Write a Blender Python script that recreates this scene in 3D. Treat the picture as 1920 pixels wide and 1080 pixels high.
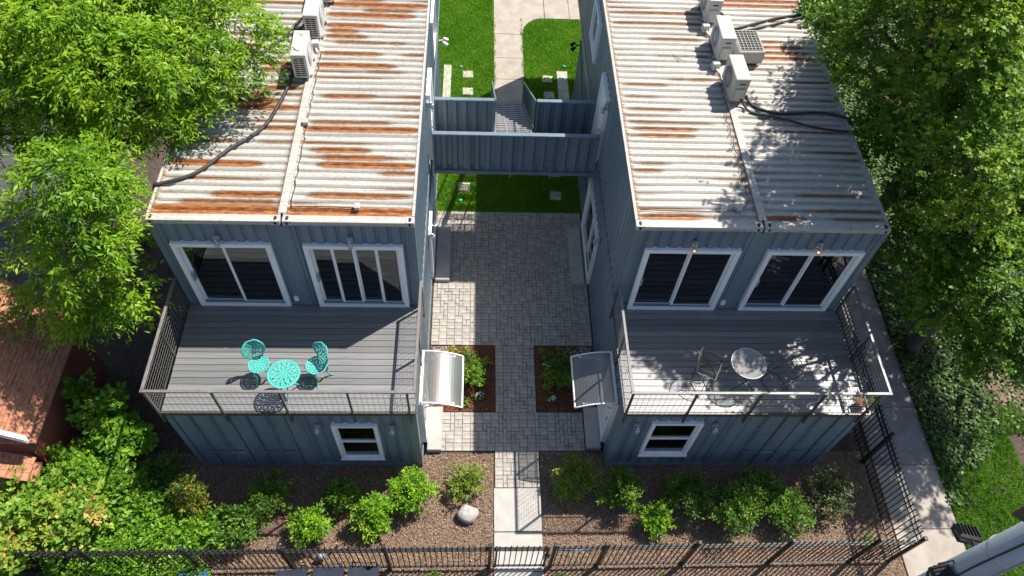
import bpy, math, random
import numpy as np
from mathutils import Vector, Matrix

for o in list(bpy.data.objects):
    bpy.data.objects.remove(o)
SC = bpy.context.scene
COL = SC.collection
RNG = np.random.default_rng(7)
random.seed(7)

# ------------------------------------------------------------------ camera
cam_d = bpy.data.cameras.new('camera')
cam = bpy.data.objects.new('camera', cam_d)
COL.objects.link(cam)
SC.camera = cam
cam_d.sensor_width = 36.0
cam_d.lens = 1405.3 / 1920 * 36
cam_d.clip_end = 500
cam.matrix_world = Matrix(((0.99875471, -0.01036609, -0.04880143, -0.42621),
                           (-0.01945597, 0.81980174, -0.57231685, -6.50870),
                           (0.04594018, 0.57255362, 0.81857916, 16.45013),
                           (0, 0, 0, 1)))
# ------------------------------------------------------------------ sky and sun
SUN_EL, SUN_AZ = 56.0, 54.06          # azimuth measured from +Y towards +X
world = bpy.data.worlds.new('World')
SC.world = world
world.use_nodes = True
wn = world.node_tree.nodes
wl = world.node_tree.links
sky = wn.new('ShaderNodeTexSky')
sky.sky_type = 'NISHITA'
sky.sun_disc = False
sky.sun_elevation = math.radians(SUN_EL)
sky.sun_rotation = math.radians(SUN_AZ)
sky.air_density = 1.0
sky.dust_density = 1.0
bg = wn['Background']
wl.new(sky.outputs['Color'], bg.inputs['Color'])
bg.inputs['Strength'].default_value = 0.090
sun_d = bpy.data.lights.new('sun', 'SUN')
sun_d.energy = 5.0
sun_d.angle = math.radians(0.53)
sun_d.color = (1.0, 0.95, 0.87)
sun = bpy.data.objects.new('sun', sun_d)
COL.objects.link(sun)
sdir = Vector((-0.5465, -0.3962, -1.0))
sun.rotation_euler = sdir.to_track_quat('-Z', 'Y').to_euler()
sun.location = (20, 15, 36)
SC.view_settings.view_transform = 'Standard'
SC.view_settings.look = 'None'
SC.view_settings.exposure = 0.75
SC.view_settings.gamma = 1.0
SC.render.engine = 'CYCLES'
SC.cycles.max_bounces = 8
SC.cycles.transparent_max_bounces = 12

# ------------------------------------------------------------------ sizes
H = 2.80          # container height
S = 2.52          # set-back of the upper floor
LX = (-6.51, -1.58)
RX = (2.61, 7.57)
LEN_LOW, LEN_UP = 12.19, 12.19

# ------------------------------------------------------------------ materials
MATS = {}


def new_mat(name):
    m = bpy.data.materials.new(name)
    m.use_nodes = True
    nt = m.node_tree
    b = nt.nodes['Principled BSDF']
    MATS[name] = m
    return m, nt, b


def N(nt, t, **kw):
    n = nt.nodes.new(t)
    for k, v in kw.items():
        setattr(n, k, v)
    return n


def ramp(nt, stops):
    r = nt.nodes.new('ShaderNodeValToRGB')
    e = r.color_ramp.elements
    while len(e) < len(stops):
        e.new(0.5)
    for i, (p, c) in enumerate(stops):
        e[i].position = p
        e[i].color = (*c, 1)
    return r


def coords(nt, scale=(1, 1, 1), obj=True):
    tc = N(nt, 'ShaderNodeTexCoord')
    mp = N(nt, 'ShaderNodeMapping')
    mp.inputs['Scale'].default_value = scale
    nt.links.new(tc.outputs['Object'], mp.inputs['Vector'])
    return mp.outputs['Vector']


def noise(nt, vec, scale, detail=4, rough=0.6):
    n = N(nt, 'ShaderNodeTexNoise')
    n.inputs['Scale'].default_value = scale
    n.inputs['Detail'].default_value = detail
    n.inputs['Roughness'].default_value = rough
    nt.links.new(vec, n.inputs['Vector'])
    return n.outputs['Fac']


def bump(nt, b, fac, strength, dist=0.01):
    bp = N(nt, 'ShaderNodeBump')
    bp.inputs['Strength'].default_value = strength
    bp.inputs['Distance'].default_value = dist
    nt.links.new(fac, bp.inputs['Height'])
    nt.links.new(bp.outputs['Normal'], b.inputs['Normal'])


def mat_noise(name, stops, scale=(3, 3, 3), nscale=1.0, rough=0.6, metal=0.0, bmp=0.0, bscale=60, detail=5, per_object=0.0, spec=0.5):
    """colour from a stretched noise; optional per-object brightness shift"""
    m, nt, b = new_mat(name)
    v = coords(nt, scale)
    f = noise(nt, v, nscale, detail)
    r = ramp(nt, stops)
    nt.links.new(f, r.inputs['Fac'])
    c = r.outputs['Color']
    if per_object:
        oi = N(nt, 'ShaderNodeObjectInfo')
        mr = N(nt, 'ShaderNodeMapRange')
        mr.inputs['To Min'].default_value = 1 - per_object
        mr.inputs['To Max'].default_value = 1 + per_object
        nt.links.new(oi.outputs['Random'], mr.inputs['Value'])
        hs = N(nt, 'ShaderNodeHueSaturation')
        nt.links.new(mr.outputs['Result'], hs.inputs['Value'])
        nt.links.new(c, hs.inputs['Color'])
        c = hs.outputs['Color']
    nt.links.new(c, b.inputs['Base Color'])
    b.inputs['Roughness'].default_value = rough
    b.inputs['Metallic'].default_value = metal
    b.inputs['Specular IOR Level'].default_value = spec
    if bmp:
        f2 = noise(nt, coords(nt), bscale, 4)
        bump(nt, b, f2, bmp)
    return m


def mat_tint(name, stops, rough=0.6, translucent=0.0, spec=0.3, trans_gain=1.3):
    """colour from the point attribute 'tint' (0..1); thin leaves let light through"""
    m, nt, b = new_mat(name)
    at = N(nt, 'ShaderNodeAttribute')
    at.attribute_name = 'tint'
    r = ramp(nt, stops)
    nt.links.new(at.outputs['Fac'], r.inputs['Fac'])
    nt.links.new(r.outputs['Color'], b.inputs['Base Color'])
    b.inputs['Roughness'].default_value = rough
    b.inputs['Specular IOR Level'].default_value = spec
    if translucent:
        tr = N(nt, 'ShaderNodeBsdfTranslucent')
        mx = N(nt, 'ShaderNodeMixRGB')
        mx.blend_type = 'MULTIPLY'
        mx.inputs['Fac'].default_value = 1
        mx.inputs['Color2'].default_value = (trans_gain, trans_gain, trans_gain * 0.5, 1)
        nt.links.new(r.outputs['Color'], mx.inputs['Color1'])
        nt.links.new(mx.outputs['Color'], tr.inputs['Color'])
        ms = N(nt, 'ShaderNodeMixShader')
        ms.inputs['Fac'].default_value = translucent
        nt.links.new(b.outputs['BSDF'], ms.inputs[1])
        nt.links.new(tr.outputs['BSDF'], ms.inputs[2])
        nt.links.new(ms.outputs['Shader'], nt.nodes['Material Output'].inputs['Surface'])
    return m


# painted container steel: blue grey with faint vertical run marks
def mat_paint():
    m, nt, b = new_mat('blue_paint')
    f1 = noise(nt, coords(nt, (5, 5, 0.5)), 1.0, 6)
    f2 = noise(nt, coords(nt, (0.7, 0.7, 0.7)), 1.0, 3)
    ad = N(nt, 'ShaderNodeMath', operation='MULTIPLY_ADD')
    ad.inputs[1].default_value = 0.5
    nt.links.new(f1, ad.inputs[0])
    h = N(nt, 'ShaderNodeMath', operation='MULTIPLY')
    h.inputs[1].default_value = 0.5
    nt.links.new(f2, h.inputs[0])
    nt.links.new(h.outputs[0], ad.inputs[2])
    f3 = noise(nt, coords(nt, (14, 14, 0.8)), 1.0, 6, 0.7)
    r = ramp(nt, [(0.30, (0.100, 0.143, 0.180)), (0.52, (0.138, 0.188, 0.228)), (0.75, (0.190, 0.242, 0.278))])
    nt.links.new(ad.outputs[0], r.inputs['Fac'])
    gr = ramp(nt, [(0.56, (0, 0, 0)), (0.78, (0.55, 0.55, 0.55))])
    nt.links.new(f3, gr.inputs['Fac'])
    mg = N(nt, 'ShaderNodeMixRGB')
    mg.inputs['Color2'].default_value = (0.075, 0.078, 0.08, 1)
    nt.links.new(gr.outputs['Color'], mg.inputs['Fac'])
    nt.links.new(r.outputs['Color'], mg.inputs['Color1'])
    nt.links.new(mg.outputs['Color'], b.inputs['Base Color'])
    b.inputs['Roughness'].default_value = 0.42
    bump(nt, b, noise(nt, coords(nt), 9, 3), 0.12, 0.02)


mat_paint()


def mat_roof():
    m, nt, b = new_mat('white_roof')
    at = N(nt, 'ShaderNodeAttribute')
    at.attribute_name = 'rust'
    v = coords(nt, (0.55, 13, 13))
    f1 = noise(nt, v, 1.3, 8, 0.65)
    f3 = noise(nt, coords(nt, (1, 1, 1)), 14, 6, 0.7)
    dirt = ramp(nt, [(0.30, (0.18, 0.145, 0.105)), (0.42, (0.32, 0.295, 0.255)), (0.52, (0.425, 0.402, 0.365)), (0.75, (0.485, 0.465, 0.43))])
    mixn = N(nt, 'ShaderNodeMath', operation='MULTIPLY_ADD')
    mixn.inputs[1].default_value = 0.45
    nt.links.new(f3, mixn.inputs[0])
    hh = N(nt, 'ShaderNodeMath', operation='MULTIPLY')
    hh.inputs[1].default_value = 0.55
    nt.links.new(f1, hh.inputs[0])
    nt.links.new(hh.outputs[0], mixn.inputs[2])
    nt.links.new(mixn.outputs[0], dirt.inputs['Fac'])
    # rust mask = attribute + streaky noise
    s = N(nt, 'ShaderNodeMath', operation='MULTIPLY_ADD')
    s.inputs[1].default_value = 1.5
    nt.links.new(mixn.outputs[0], s.inputs[0])
    nt.links.new(at.outputs['Fac'], s.inputs[2])
    mk = N(nt, 'ShaderNodeMapRange', interpolation_type='SMOOTHSTEP')
    mk.inputs['From Min'].default_value = 0.84
    mk.inputs['From Max'].default_value = 1.16
    nt.links.new(s.outputs[0], mk.inputs['Value'])
    rc = ramp(nt, [(0.32, (0.085, 0.030, 0.013)), (0.46, (0.22, 0.072, 0.018)), (0.58, (0.38, 0.135, 0.035)), (0.72, (0.42, 0.23, 0.11))])
    f4 = noise(nt, coords(nt, (2.5, 8, 8)), 2.2, 8, 0.7)
    nt.links.new(f4, rc.inputs['Fac'])
    kr = N(nt, 'ShaderNodeMapRange', interpolation_type='SMOOTHSTEP')
    kr.inputs['From Min'].default_value = 0.30
    kr.inputs['From Max'].default_value = 0.75
    nt.links.new(at.outputs['Fac'], kr.inputs['Value'])
    stain = N(nt, 'ShaderNodeMixRGB')
    stain.inputs['Color1'].default_value = (0.20, 0.125, 0.07, 1)
    nt.links.new(kr.outputs['Result'], stain.inputs['Fac'])
    nt.links.new(rc.outputs['Color'], stain.inputs['Color2'])
    mx = N(nt, 'ShaderNodeMixRGB')
    nt.links.new(mk.outputs['Result'], mx.inputs['Fac'])
    nt.links.new(dirt.outputs['Color'], mx.inputs['Color1'])
    nt.links.new(stain.outputs['Color'], mx.inputs['Color2'])
    nt.links.new(mx.outputs['Color'], b.inputs['Base Color'])
    b.inputs['Roughness'].default_value = 0.55
    bump(nt, b, f3, 0.15, 0.01)


mat_roof()
mat_noise('white_trim', [(0.3, (0.76, 0.76, 0.75)), (0.7, (0.84, 0.84, 0.83))], (4, 4, 4), rough=0.45)
mat_noise('plank_grey', [(0.25, (0.118, 0.117, 0.118)), (0.5, (0.158, 0.155, 0.153)), (0.8, (0.205, 0.20, 0.195))], (1.5, 30, 30), rough=0.45, spec=1.0, bmp=0.2, bscale=40, per_object=0.26)
mat_noise('rail_dark', [(0.3, (0.060, 0.053, 0.048)), (0.7, (0.095, 0.085, 0.078))], (6, 6, 6), rough=0.45, metal=0.3)
mat_noise('rail_pale', [(0.3, (0.42, 0.40, 0.39)), (0.7, (0.60, 0.58, 0.57))], (8, 8, 8), rough=0.4)
mat_noise('rail_grey', [(0.3, (0.13, 0.12, 0.115)), (0.7, (0.19, 0.18, 0.17))], (8, 8, 8), rough=0.44, spec=0.5)
mat_noise('wire_steel', [(0.3, (0.16, 0.15, 0.145)), (0.7, (0.26, 0.25, 0.24))], (8, 8, 8), rough=0.45, metal=0.4)
mat_noise('black_iron', [(0.3, (0.013, 0.012, 0.012)), (0.7, (0.030, 0.028, 0.027))], (10, 10, 10), rough=0.50, spec=0.32)
mat_noise('dark_hole', [(0.3, (0.012, 0.012, 0.013)), (0.7, (0.02, 0.02, 0.02))], rough=0.8)
mat_noise('concrete', [(0.3, (0.27, 0.23, 0.19)), (0.55, (0.345, 0.30, 0.25)), (0.8, (0.40, 0.355, 0.305))], (1.2, 1.2, 1.2), 2.0, rough=0.85, bmp=0.2, bscale=50, per_object=0.05)
mat_noise('concrete_pale', [(0.3, (0.35, 0.325, 0.295)), (0.7, (0.43, 0.405, 0.37))], (2, 2, 2), 2.0, rough=0.85, bmp=0.15, bscale=60)
mat_noise('concrete_shaded', [(0.3, (0.15, 0.135, 0.13)), (0.55, (0.21, 0.19, 0.185)), (0.8, (0.27, 0.25, 0.24))], (1.2, 1.2, 1.2), 2.0, rough=0.9, bmp=0.2, bscale=50, per_object=0.06)  # the path's concrete with tree shade put into its colour
mat_noise('paver', [(0.3, (0.245, 0.222, 0.195)), (0.5, (0.345, 0.316, 0.278)), (0.75, (0.43, 0.395, 0.345))], (2.2, 2.2, 2.2), 2.4, rough=0.85, bmp=0.35, bscale=45, per_object=0.08)
mat_noise('joint_sand', [(0.3, (0.05, 0.046, 0.04)), (0.7, (0.11, 0.10, 0.085))], (8, 8, 8), 2, rough=0.95)
mat_noise('stone_pale', [(0.3, (0.42, 0.38, 0.33)), (0.7, (0.56, 0.51, 0.45))], (5, 5, 5), rough=0.9, bmp=0.3, per_object=0.1)
mat_noise('boulder', [(0.3, (0.20, 0.185, 0.17)), (0.5, (0.36, 0.34, 0.315)), (0.75, (0.46, 0.44, 0.41))], (9, 9, 9), rough=0.9, bmp=0.6, bscale=22)
mat_noise('soil', [(0.3, (0.045, 0.032, 0.025)), (0.55, (0.075, 0.052, 0.040)), (0.8, (0.12, 0.085, 0.062))], (3, 3, 3), 2.5, rough=0.95, bmp=0.8, bscale=30)
mat_noise('mulch_base', [(0.3, (0.085, 0.053, 0.037)), (0.55, (0.18, 0.118, 0.080)), (0.8, (0.30, 0.21, 0.15))], (6, 6, 6), 3, rough=0.95, bmp=0.8, bscale=40)
mat_noise('red_mulch_base', [(0.3, (0.075, 0.03, 0.016)), (0.7, (0.16, 0.06, 0.028))], (6, 6, 6), 3, rough=0.95, bmp=0.8, bscale=40)
mat_noise('lawn_soil', [(0.3, (0.065, 0.16, 0.010)), (0.7, (0.12, 0.24, 0.016))], (3, 3, 3), 2.5, rough=0.95)
mat_noise('asphalt', [(0.3, (0.045, 0.045, 0.05)), (0.7, (0.085, 0.085, 0.09))], (2, 2, 2), 3, rough=0.9, bmp=0.4, bscale=80)
mat_noise('aqua_iron', [(0.3, (0.05, 0.36, 0.31)), (0.7, (0.085, 0.44, 0.38))], (12, 12, 12), rough=0.42)
mat_noise('ac_shell', [(0.3, (0.46, 0.45, 0.43)), (0.7, (0.56, 0.55, 0.525))], (4, 4, 4), rough=0.5)
mat_noise('ac_dirty', [(0.3, (0.34, 0.325, 0.295)), (0.7, (0.43, 0.415, 0.38))], (4, 4, 4), rough=0.55)
mat_noise('cable_black', [(0.3, (0.018, 0.018, 0.018)), (0.7, (0.035, 0.034, 0.033))], rough=0.6)
mat_noise('galvanised', [(0.3, (0.36, 0.38, 0.40)), (0.7, (0.52, 0.54, 0.56))], (6, 6, 6), rough=0.4, metal=0.5)
mat_noise('grating', [(0.3, (0.20, 0.20, 0.20)), (0.7, (0.34, 0.34, 0.34))], (9, 9, 9), rough=0.5, metal=0.4)
mat_noise('bark_grey', [(0.3, (0.10, 0.085, 0.07)), (0.7, (0.22, 0.19, 0.155))], (14, 14, 3), rough=0.95, bmp=0.8, bscale=20)
mat_noise('bark_dark', [(0.3, (0.05, 0.04, 0.032)), (0.7, (0.12, 0.095, 0.075))], (14, 14, 3), rough=0.95, bmp=0.8, bscale=20)
mat_noise('shingle_red', [(0.3, (0.20, 0.075, 0.045)), (0.5, (0.36, 0.155, 0.085)), (0.75, (0.50, 0.26, 0.15))], (9, 2.5, 9), 2.2, rough=0.9, bmp=0.5, bscale=50, per_object=0.05)
mat_noise('brick_red', [(0.3, (0.20, 0.06, 0.04)), (0.7, (0.32, 0.10, 0.065))], (6, 6, 14), 2, rough=0.9, bmp=0.4)
mat_noise('pole_steel', [(0.3, (0.25, 0.29, 0.34)), (0.7, (0.36, 0.40, 0.45))], (3, 3, 0.8), rough=0.42, metal=0.35)
mat_noise('brown_board', [(0.3, (0.06, 0.04, 0.032)), (0.7, (0.11, 0.075, 0.055))], (3, 3, 3), rough=0.7)
mat_noise('bin_navy', [(0.3, (0.010, 0.014, 0.026)), (0.7, (0.020, 0.027, 0.046))], (4, 4, 4), rough=0.6, spec=0.3)
mat_noise('bin_blue', [(0.3, (0.02, 0.07, 0.28)), (0.7, (0.03, 0.11, 0.38))], (4, 4, 4), rough=0.4)
mat_noise('room_wall', [(0.3, (0.38, 0.35, 0.32)), (0.7, (0.46, 0.43, 0.40))], rough=0.9)
mat_noise('room_floor', [(0.3, (0.22, 0.17, 0.13)), (0.7, (0.27, 0.21, 0.165))], (2, 2, 2), rough=0.5)
mat_noise('curtain_cloth', [(0.3, (0.20, 0.22, 0.22)), (0.7, (0.30, 0.32, 0.31))], (9, 9, 1), rough=0.95)
mat_noise('wood_stake', [(0.3, (0.40, 0.27, 0.12)), (0.7, (0.55, 0.38, 0.18))], (5, 5, 5), rough=0.85)
mat_noise('copper_cap', [(0.3, (0.35, 0.17, 0.09)), (0.7, (0.50, 0.26, 0.14))], rough=0.4, metal=0.6)
mat_noise('teal_cap', [(0.3, (0.05, 0.32, 0.22)), (0.7, (0.08, 0.42, 0.30))], rough=0.5)
mat_noise('flower_white', [(0.3, (0.72, 0.72, 0.72)), (0.7, (0.85, 0.84, 0.86))], rough=0.7)
mat_noise('pebble', [(0.3, (0.34, 0.31, 0.28)), (0.7, (0.60, 0.56, 0.52))], (9, 9, 9), 2, rough=0.85)
mat_noise('plaque_blue', [(0.3, (0.10, 0.13, 0.20)), (0.7, (0.14, 0.17, 0.25))], rough=0.5)


def mat_glass():
    m, nt, b = new_mat('window_glass')
    nt.nodes.remove(b)
    tr = N(nt, 'ShaderNodeBsdfTransparent')
    tr.inputs['Color'].default_value = (0.78, 0.80, 0.79, 1)
    gl = N(nt, 'ShaderNodeBsdfGlossy')
    gl.inputs['Roughness'].default_value = 0.02
    gl.inputs['Color'].default_value = (0.9, 0.93, 0.95, 1)
    fr = N(nt, 'ShaderNodeFresnel')
    fr.inputs['IOR'].default_value = 2.2
    ms = N(nt, 'ShaderNodeMixShader')
    nt.links.new(fr.outputs['Fac'], ms.inputs['Fac'])
    nt.links.new(tr.outputs['BSDF'], ms.inputs[1])
    nt.links.new(gl.outputs['BSDF'], ms.inputs[2])
    nt.links.new(ms.outputs['Shader'], nt.nodes['Material Output'].inputs['Surface'])
    # clear jar / table glass
    m, nt, b = new_mat('clear_glass')
    nt.nodes.remove(b)
    tr = N(nt, 'ShaderNodeBsdfTransparent')
    tr.inputs['Color'].default_value = (0.82, 0.84, 0.84, 1)
    df = N(nt, 'ShaderNodeBsdfPrincipled')
    df.inputs['Base Color'].default_value = (0.55, 0.53, 0.51, 1)
    df.inputs['Roughness'].default_value = 0.12
    ms = N(nt, 'ShaderNodeMixShader')
    ms.inputs['Fac'].default_value = 0.30
    nt.links.new(tr.outputs['BSDF'], ms.inputs[1])
    nt.links.new(df.outputs['BSDF'], ms.inputs[2])
    nt.links.new(ms.outputs['Shader'], nt.nodes['Material Output'].inputs['Surface'])
    # ribbed polycarbonate of the door canopies
    m, nt, b = new_mat('polycarbonate')
    b.inputs['Base Color'].default_value = (0.33, 0.35, 0.35, 1)
    b.inputs['Roughness'].default_value = 0.22
    b.inputs['Metallic'].default_value = 0.5
    tr = N(nt, 'ShaderNodeBsdfTransparent')
    tr.inputs['Color'].default_value = (0.80, 0.83, 0.82, 1)
    tl = N(nt, 'ShaderNodeBsdfTranslucent')
    tl.inputs['Color'].default_value = (0.42, 0.44, 0.43, 1)
    m1 = N(nt, 'ShaderNodeMixShader')
    m1.inputs['Fac'].default_value = 0.40
    m2 = N(nt, 'ShaderNodeMixShader')
    m2.inputs['Fac'].default_value = 0.38
    nt.links.new(b.outputs['BSDF'], m1.inputs[1])
    nt.links.new(tl.outputs['BSDF'], m1.inputs[2])
    nt.links.new(m1.outputs['Shader'], m2.inputs[1])
    nt.links.new(tr.outputs['BSDF'], m2.inputs[2])
    nt.links.new(m2.outputs['Shader'], nt.nodes['Material Output'].inputs['Surface'])
    # a lit warm bulb
    m, nt, b = new_mat('warm_bulb')
    b.inputs['Base Color'].default_value = (0.8, 0.6, 0.4, 1)
    b.inputs['Emission Color'].default_value = (1.0, 0.55, 0.25, 1)
    b.inputs['Emission Strength'].default_value = 1.6


mat_glass()
mat_tint('leaf_ash', [(0.0, (0.050, 0.145, 0.008)), (0.45, (0.175, 0.335, 0.012)), (0.8, (0.30, 0.46, 0.020)), (1.0, (0.40, 0.51, 0.05))], 0.5, 0.38)
mat_tint('leaf_maple', [(0.0, (0.055, 0.135, 0.018)), (0.5, (0.140, 0.265, 0.028)), (0.85, (0.245, 0.38, 0.040)), (1.0, (0.35, 0.42, 0.06))], 0.42, 0.46)
mat_tint('leaf_vine', [(0.0, (0.07, 0.18, 0.014)), (0.5, (0.16, 0.33, 0.022)), (1.0, (0.30, 0.46, 0.05))], 0.45, 0.32)
mat_tint('leaf_orange_tip', [(0.0, (0.10, 0.22, 0.02)), (0.5, (0.22, 0.37, 0.035)), (0.72, (0.38, 0.40, 0.07)), (1.0, (0.56, 0.30, 0.12))], 0.5, 0.32)
mat_tint('leaf_nandina', [(0.0, (0.08, 0.15, 0.02)), (0.4, (0.26, 0.28, 0.03)), (0.75, (0.42, 0.32, 0.05)), (1.0, (0.42, 0.14, 0.06))], 0.5, 0.3)
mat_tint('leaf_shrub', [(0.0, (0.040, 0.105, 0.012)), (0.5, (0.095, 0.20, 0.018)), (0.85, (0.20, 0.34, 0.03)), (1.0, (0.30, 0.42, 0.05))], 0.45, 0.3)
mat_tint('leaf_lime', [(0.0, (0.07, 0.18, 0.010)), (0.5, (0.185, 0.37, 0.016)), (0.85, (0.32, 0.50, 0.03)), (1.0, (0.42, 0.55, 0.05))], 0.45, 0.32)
mat_tint('leaf_olive', [(0.0, (0.09, 0.14, 0.02)), (0.5, (0.19, 0.27, 0.03)), (1.0, (0.38, 0.40, 0.06))], 0.5, 0.3)
mat_tint('leaf_rusty', [(0.0, (0.05, 0.09, 0.03)), (0.5, (0.11, 0.15, 0.05)), (0.8, (0.22, 0.13, 0.07)), (1.0, (0.32, 0.14, 0.08))], 0.5, 0.25)
mat_tint('leaf_yellow', [(0.0, (0.22, 0.26, 0.03)), (1.0, (0.50, 0.48, 0.10))], 0.5, 0.3)
mat_tint('grass_blade', [(0.0, (0.07, 0.20, 0.008)), (0.5, (0.14, 0.33, 0.014)), (0.85, (0.20, 0.36, 0.03)), (1.0, (0.32, 0.37, 0.08))], 0.6, 0.3)
mat_tint('ivy', [(0.0, (0.025, 0.06, 0.012)), (0.5, (0.06, 0.125, 0.020)), (1.0, (0.12, 0.21, 0.035))], 0.45, 0.2)
mat_tint('chips', [(0.0, (0.045, 0.029, 0.022)), (0.45, (0.20, 0.128, 0.085)), (0.75, (0.37, 0.262, 0.185)), (1.0, (0.54, 0.42, 0.33))], 0.9)
mat_tint('red_chips', [(0.0, (0.065, 0.022, 0.012)), (0.6, (0.19, 0.07, 0.032)), (1.0, (0.36, 0.20, 0.12))], 0.9)
mat_tint('litter', [(0.0, (0.030, 0.022, 0.017)), (0.6, (0.085, 0.058, 0.042)), (1.0, (0.20, 0.145, 0.10))], 0.9)


# ------------------------------------------------------------------ mesh helpers
class MB:
    def __init__(self):
        self.v = []
        self.f = []

    def quad(self, a, b, c, d):
        i = len(self.v)
        self.v += [tuple(a), tuple(b), tuple(c), tuple(d)]
        self.f.append((i, i + 1, i + 2, i + 3))

    def box(self, x0, x1, y0, y1, z0, z1):
        i = len(self.v)
        self.v += [(x0, y0, z0), (x1, y0, z0), (x1, y1, z0), (x0, y1, z0), (x0, y0, z1), (x1, y0, z1), (x1, y1, z1), (x0, y1, z1)]
        self.f += [(i, i + 3, i + 2, i + 1), (i + 4, i + 5, i + 6, i + 7), (i, i + 1, i + 5, i + 4), (i + 1, i + 2, i + 6, i + 5),
                   (i + 2, i + 3, i + 7, i + 6), (i + 3, i, i + 4, i + 7)]
        return self

    def bevbox(self, x0, x1, y0, y1, z0, z1, b=0.01):
        """box with a chamfered top edge"""
        i = len(self.v)
        for (q, z) in ((0, z0), (0, z1 - b), (b, z1)):
            self.v += [(x0 + q, y0 + q, z), (x1 - q, y0 + q, z), (x1 - q, y1 - q, z), (x0 + q, y1 - q, z)]
        for L in (0, 4):
            for k in range(4):
                n = (k + 1) % 4
                self.f.append((i + L + k, i + L + n, i + L + 4 + n, i + L + 4 + k))
        self.f += [(i + 8, i + 9, i + 10, i + 11), (i + 3, i + 2, i + 1, i)]
        return self

    def tube(self, pts, r, n=6, cap=True):
        """tube along a polyline; r a number or one per point"""
        P = [Vector(p) for p in pts]
        rs = r if isinstance(r, (list, tuple)) else [r] * len(P)
        base = len(self.v)
        prev = None
        for k, p in enumerate(P):
            if k == 0:
                t = P[1] - P[0]
            elif k == len(P) - 1:
                t = P[-1] - P[-2]
            else:
                t = (P[k + 1] - P[k]).normalized() + (P[k] - P[k - 1]).normalized()
            if t.length < 1e-9:
                t = Vector((0, 0, 1))
            t.normalize()
            if prev is None:
                a = Vector((0, 0, 1)) if abs(t.z) < 0.9 else Vector((1, 0, 0))
                u = t.cross(a).normalized()
            else:
                u = (prev - t * prev.dot(t))
                u = u.normalized() if u.length > 1e-6 else t.orthogonal().normalized()
            prev = u
            w = t.cross(u)
            for j in range(n):
                an = 2 * math.pi * j / n
                self.v.append(tuple(p + (u * math.cos(an) + w * math.sin(an)) * rs[k]))
        for k in range(len(P) - 1):
            for j in range(n):
                a = base + k * n + j
                b = base + k * n + (j + 1) % n
                self.f.append((a, b, b + n, a + n))
        if cap:
            self.f.append(tuple(base + j for j in range(n))[::-1])
            self.f.append(tuple(base + (len(P) - 1) * n + j for j in range(n)))
        return self

    def lathe(self, prof, c=(0, 0, 0), n=12):
        base = len(self.v)
        for (r, z) in prof:
            for j in range(n):
                an = 2 * math.pi * j / n
                self.v.append((c[0] + r * math.cos(an), c[1] + r * math.sin(an), c[2] + z))
        for k in range(len(prof) - 1):
            for j in range(n):
                a = base + k * n + j
                b = base + k * n + (j + 1) % n
                self.f.append((a, b, b + n, a + n))
        self.f.append(tuple(base + j for j in range(n))[::-1])
        self.f.append(tuple(base + (len(prof) - 1) * n + j for j in range(n)))
        return self

    def prism(self, poly, z0, z1):
        i = len(self.v)
        n = len(poly)
        self.v += [(x, y, z0) for x, y in poly] + [(x, y, z1) for x, y in poly]
        self.f.append(tuple(range(i + n, i + 2 * n)))
        self.f.append(tuple(range(i + n - 1, i - 1, -1)))
        for k in range(n):
            m = (k + 1) % n
            self.f.append((i + k, i + m, i + n + m, i + n + k))
        return self

    def perforated(self, nu, nv, fn, keep, closed=False):
        """sheet of cells (two sides + rims) from fn(u,v,side); cells where keep() is False are holes"""
        idx = {}

        def vid(a, b, s):
            if closed:
                a = a % nu
            k = (a, b, s)
            if k not in idx:
                idx[k] = len(self.v)
                self.v.append(tuple(fn(a / nu, b / nv, s)))
            return idx[k]
        K = {}
        for a in range(nu):
            for b in range(nv):
                K[(a, b)] = keep((a + 0.5) / nu, (b + 0.5) / nv)
        for (a, b), k in K.items():
            if not k:
                continue
            for s in (0, 1):
                q = [vid(a, b, s), vid(a + 1, b, s), vid(a + 1, b + 1, s), vid(a, b + 1, s)]
                self.f.append(tuple(q if s else q[::-1]))
            for (da, db, e) in ((-1, 0, ((a, b), (a, b + 1))), (1, 0, ((a + 1, b), (a + 1, b + 1))), (0, -1, ((a, b), (a + 1, b))), (0, 1, ((a, b + 1), (a + 1, b + 1)))):
                na = (a + da) % nu if closed else a + da
                if not K.get((na, b + db), False):
                    (p, q) = e
                    self.f.append((vid(*p, 0), vid(*q, 0), vid(*q, 1), vid(*p, 1)))
        return self

    def mesh(self, name, mat, smooth=False):
        me = bpy.data.meshes.new(name)
        me.from_pydata(self.v, [], self.f)
        me.materials.append(MATS[mat])
        if smooth:
            me.polygons.foreach_set('use_smooth', [True] * len(me.polygons))
        me.update()
        return me

    def build(self, name, mat, parent=None, smooth=False, loc=None, rot=None):
        return put(name, self.mesh(name, mat, smooth), parent, loc, rot)


def put(name, me, parent=None, loc=None, rot=None):
    o = bpy.data.objects.new(name, me)
    COL.objects.link(o)
    if parent is not None:
        o.parent = parent
    if loc is not None:
        o.location = loc
    if rot is not None:
        o.rotation_euler = rot
    return o


def tag(o, label, cat, group=None):
    o['label'] = label
    o['category'] = cat
    if group:
        o['group'] = group
    return o


def struct(o):
    o['kind'] = 'structure'
    return o


def stuff(o, label=None, cat=None):
    o['kind'] = 'stuff'
    if label:
        o['label'] = label
        o['category'] = cat
    return o


def thing(name, label, cat, loc=(0, 0, 0), rz=0.0, group=None):
    o = bpy.data.objects.new(name, None)
    COL.objects.link(o)
    o.location = loc
    o.rotation_euler = (0, 0, rz)
    o.empty_display_size = 0.2
    return tag(o, label, cat, group)


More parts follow.
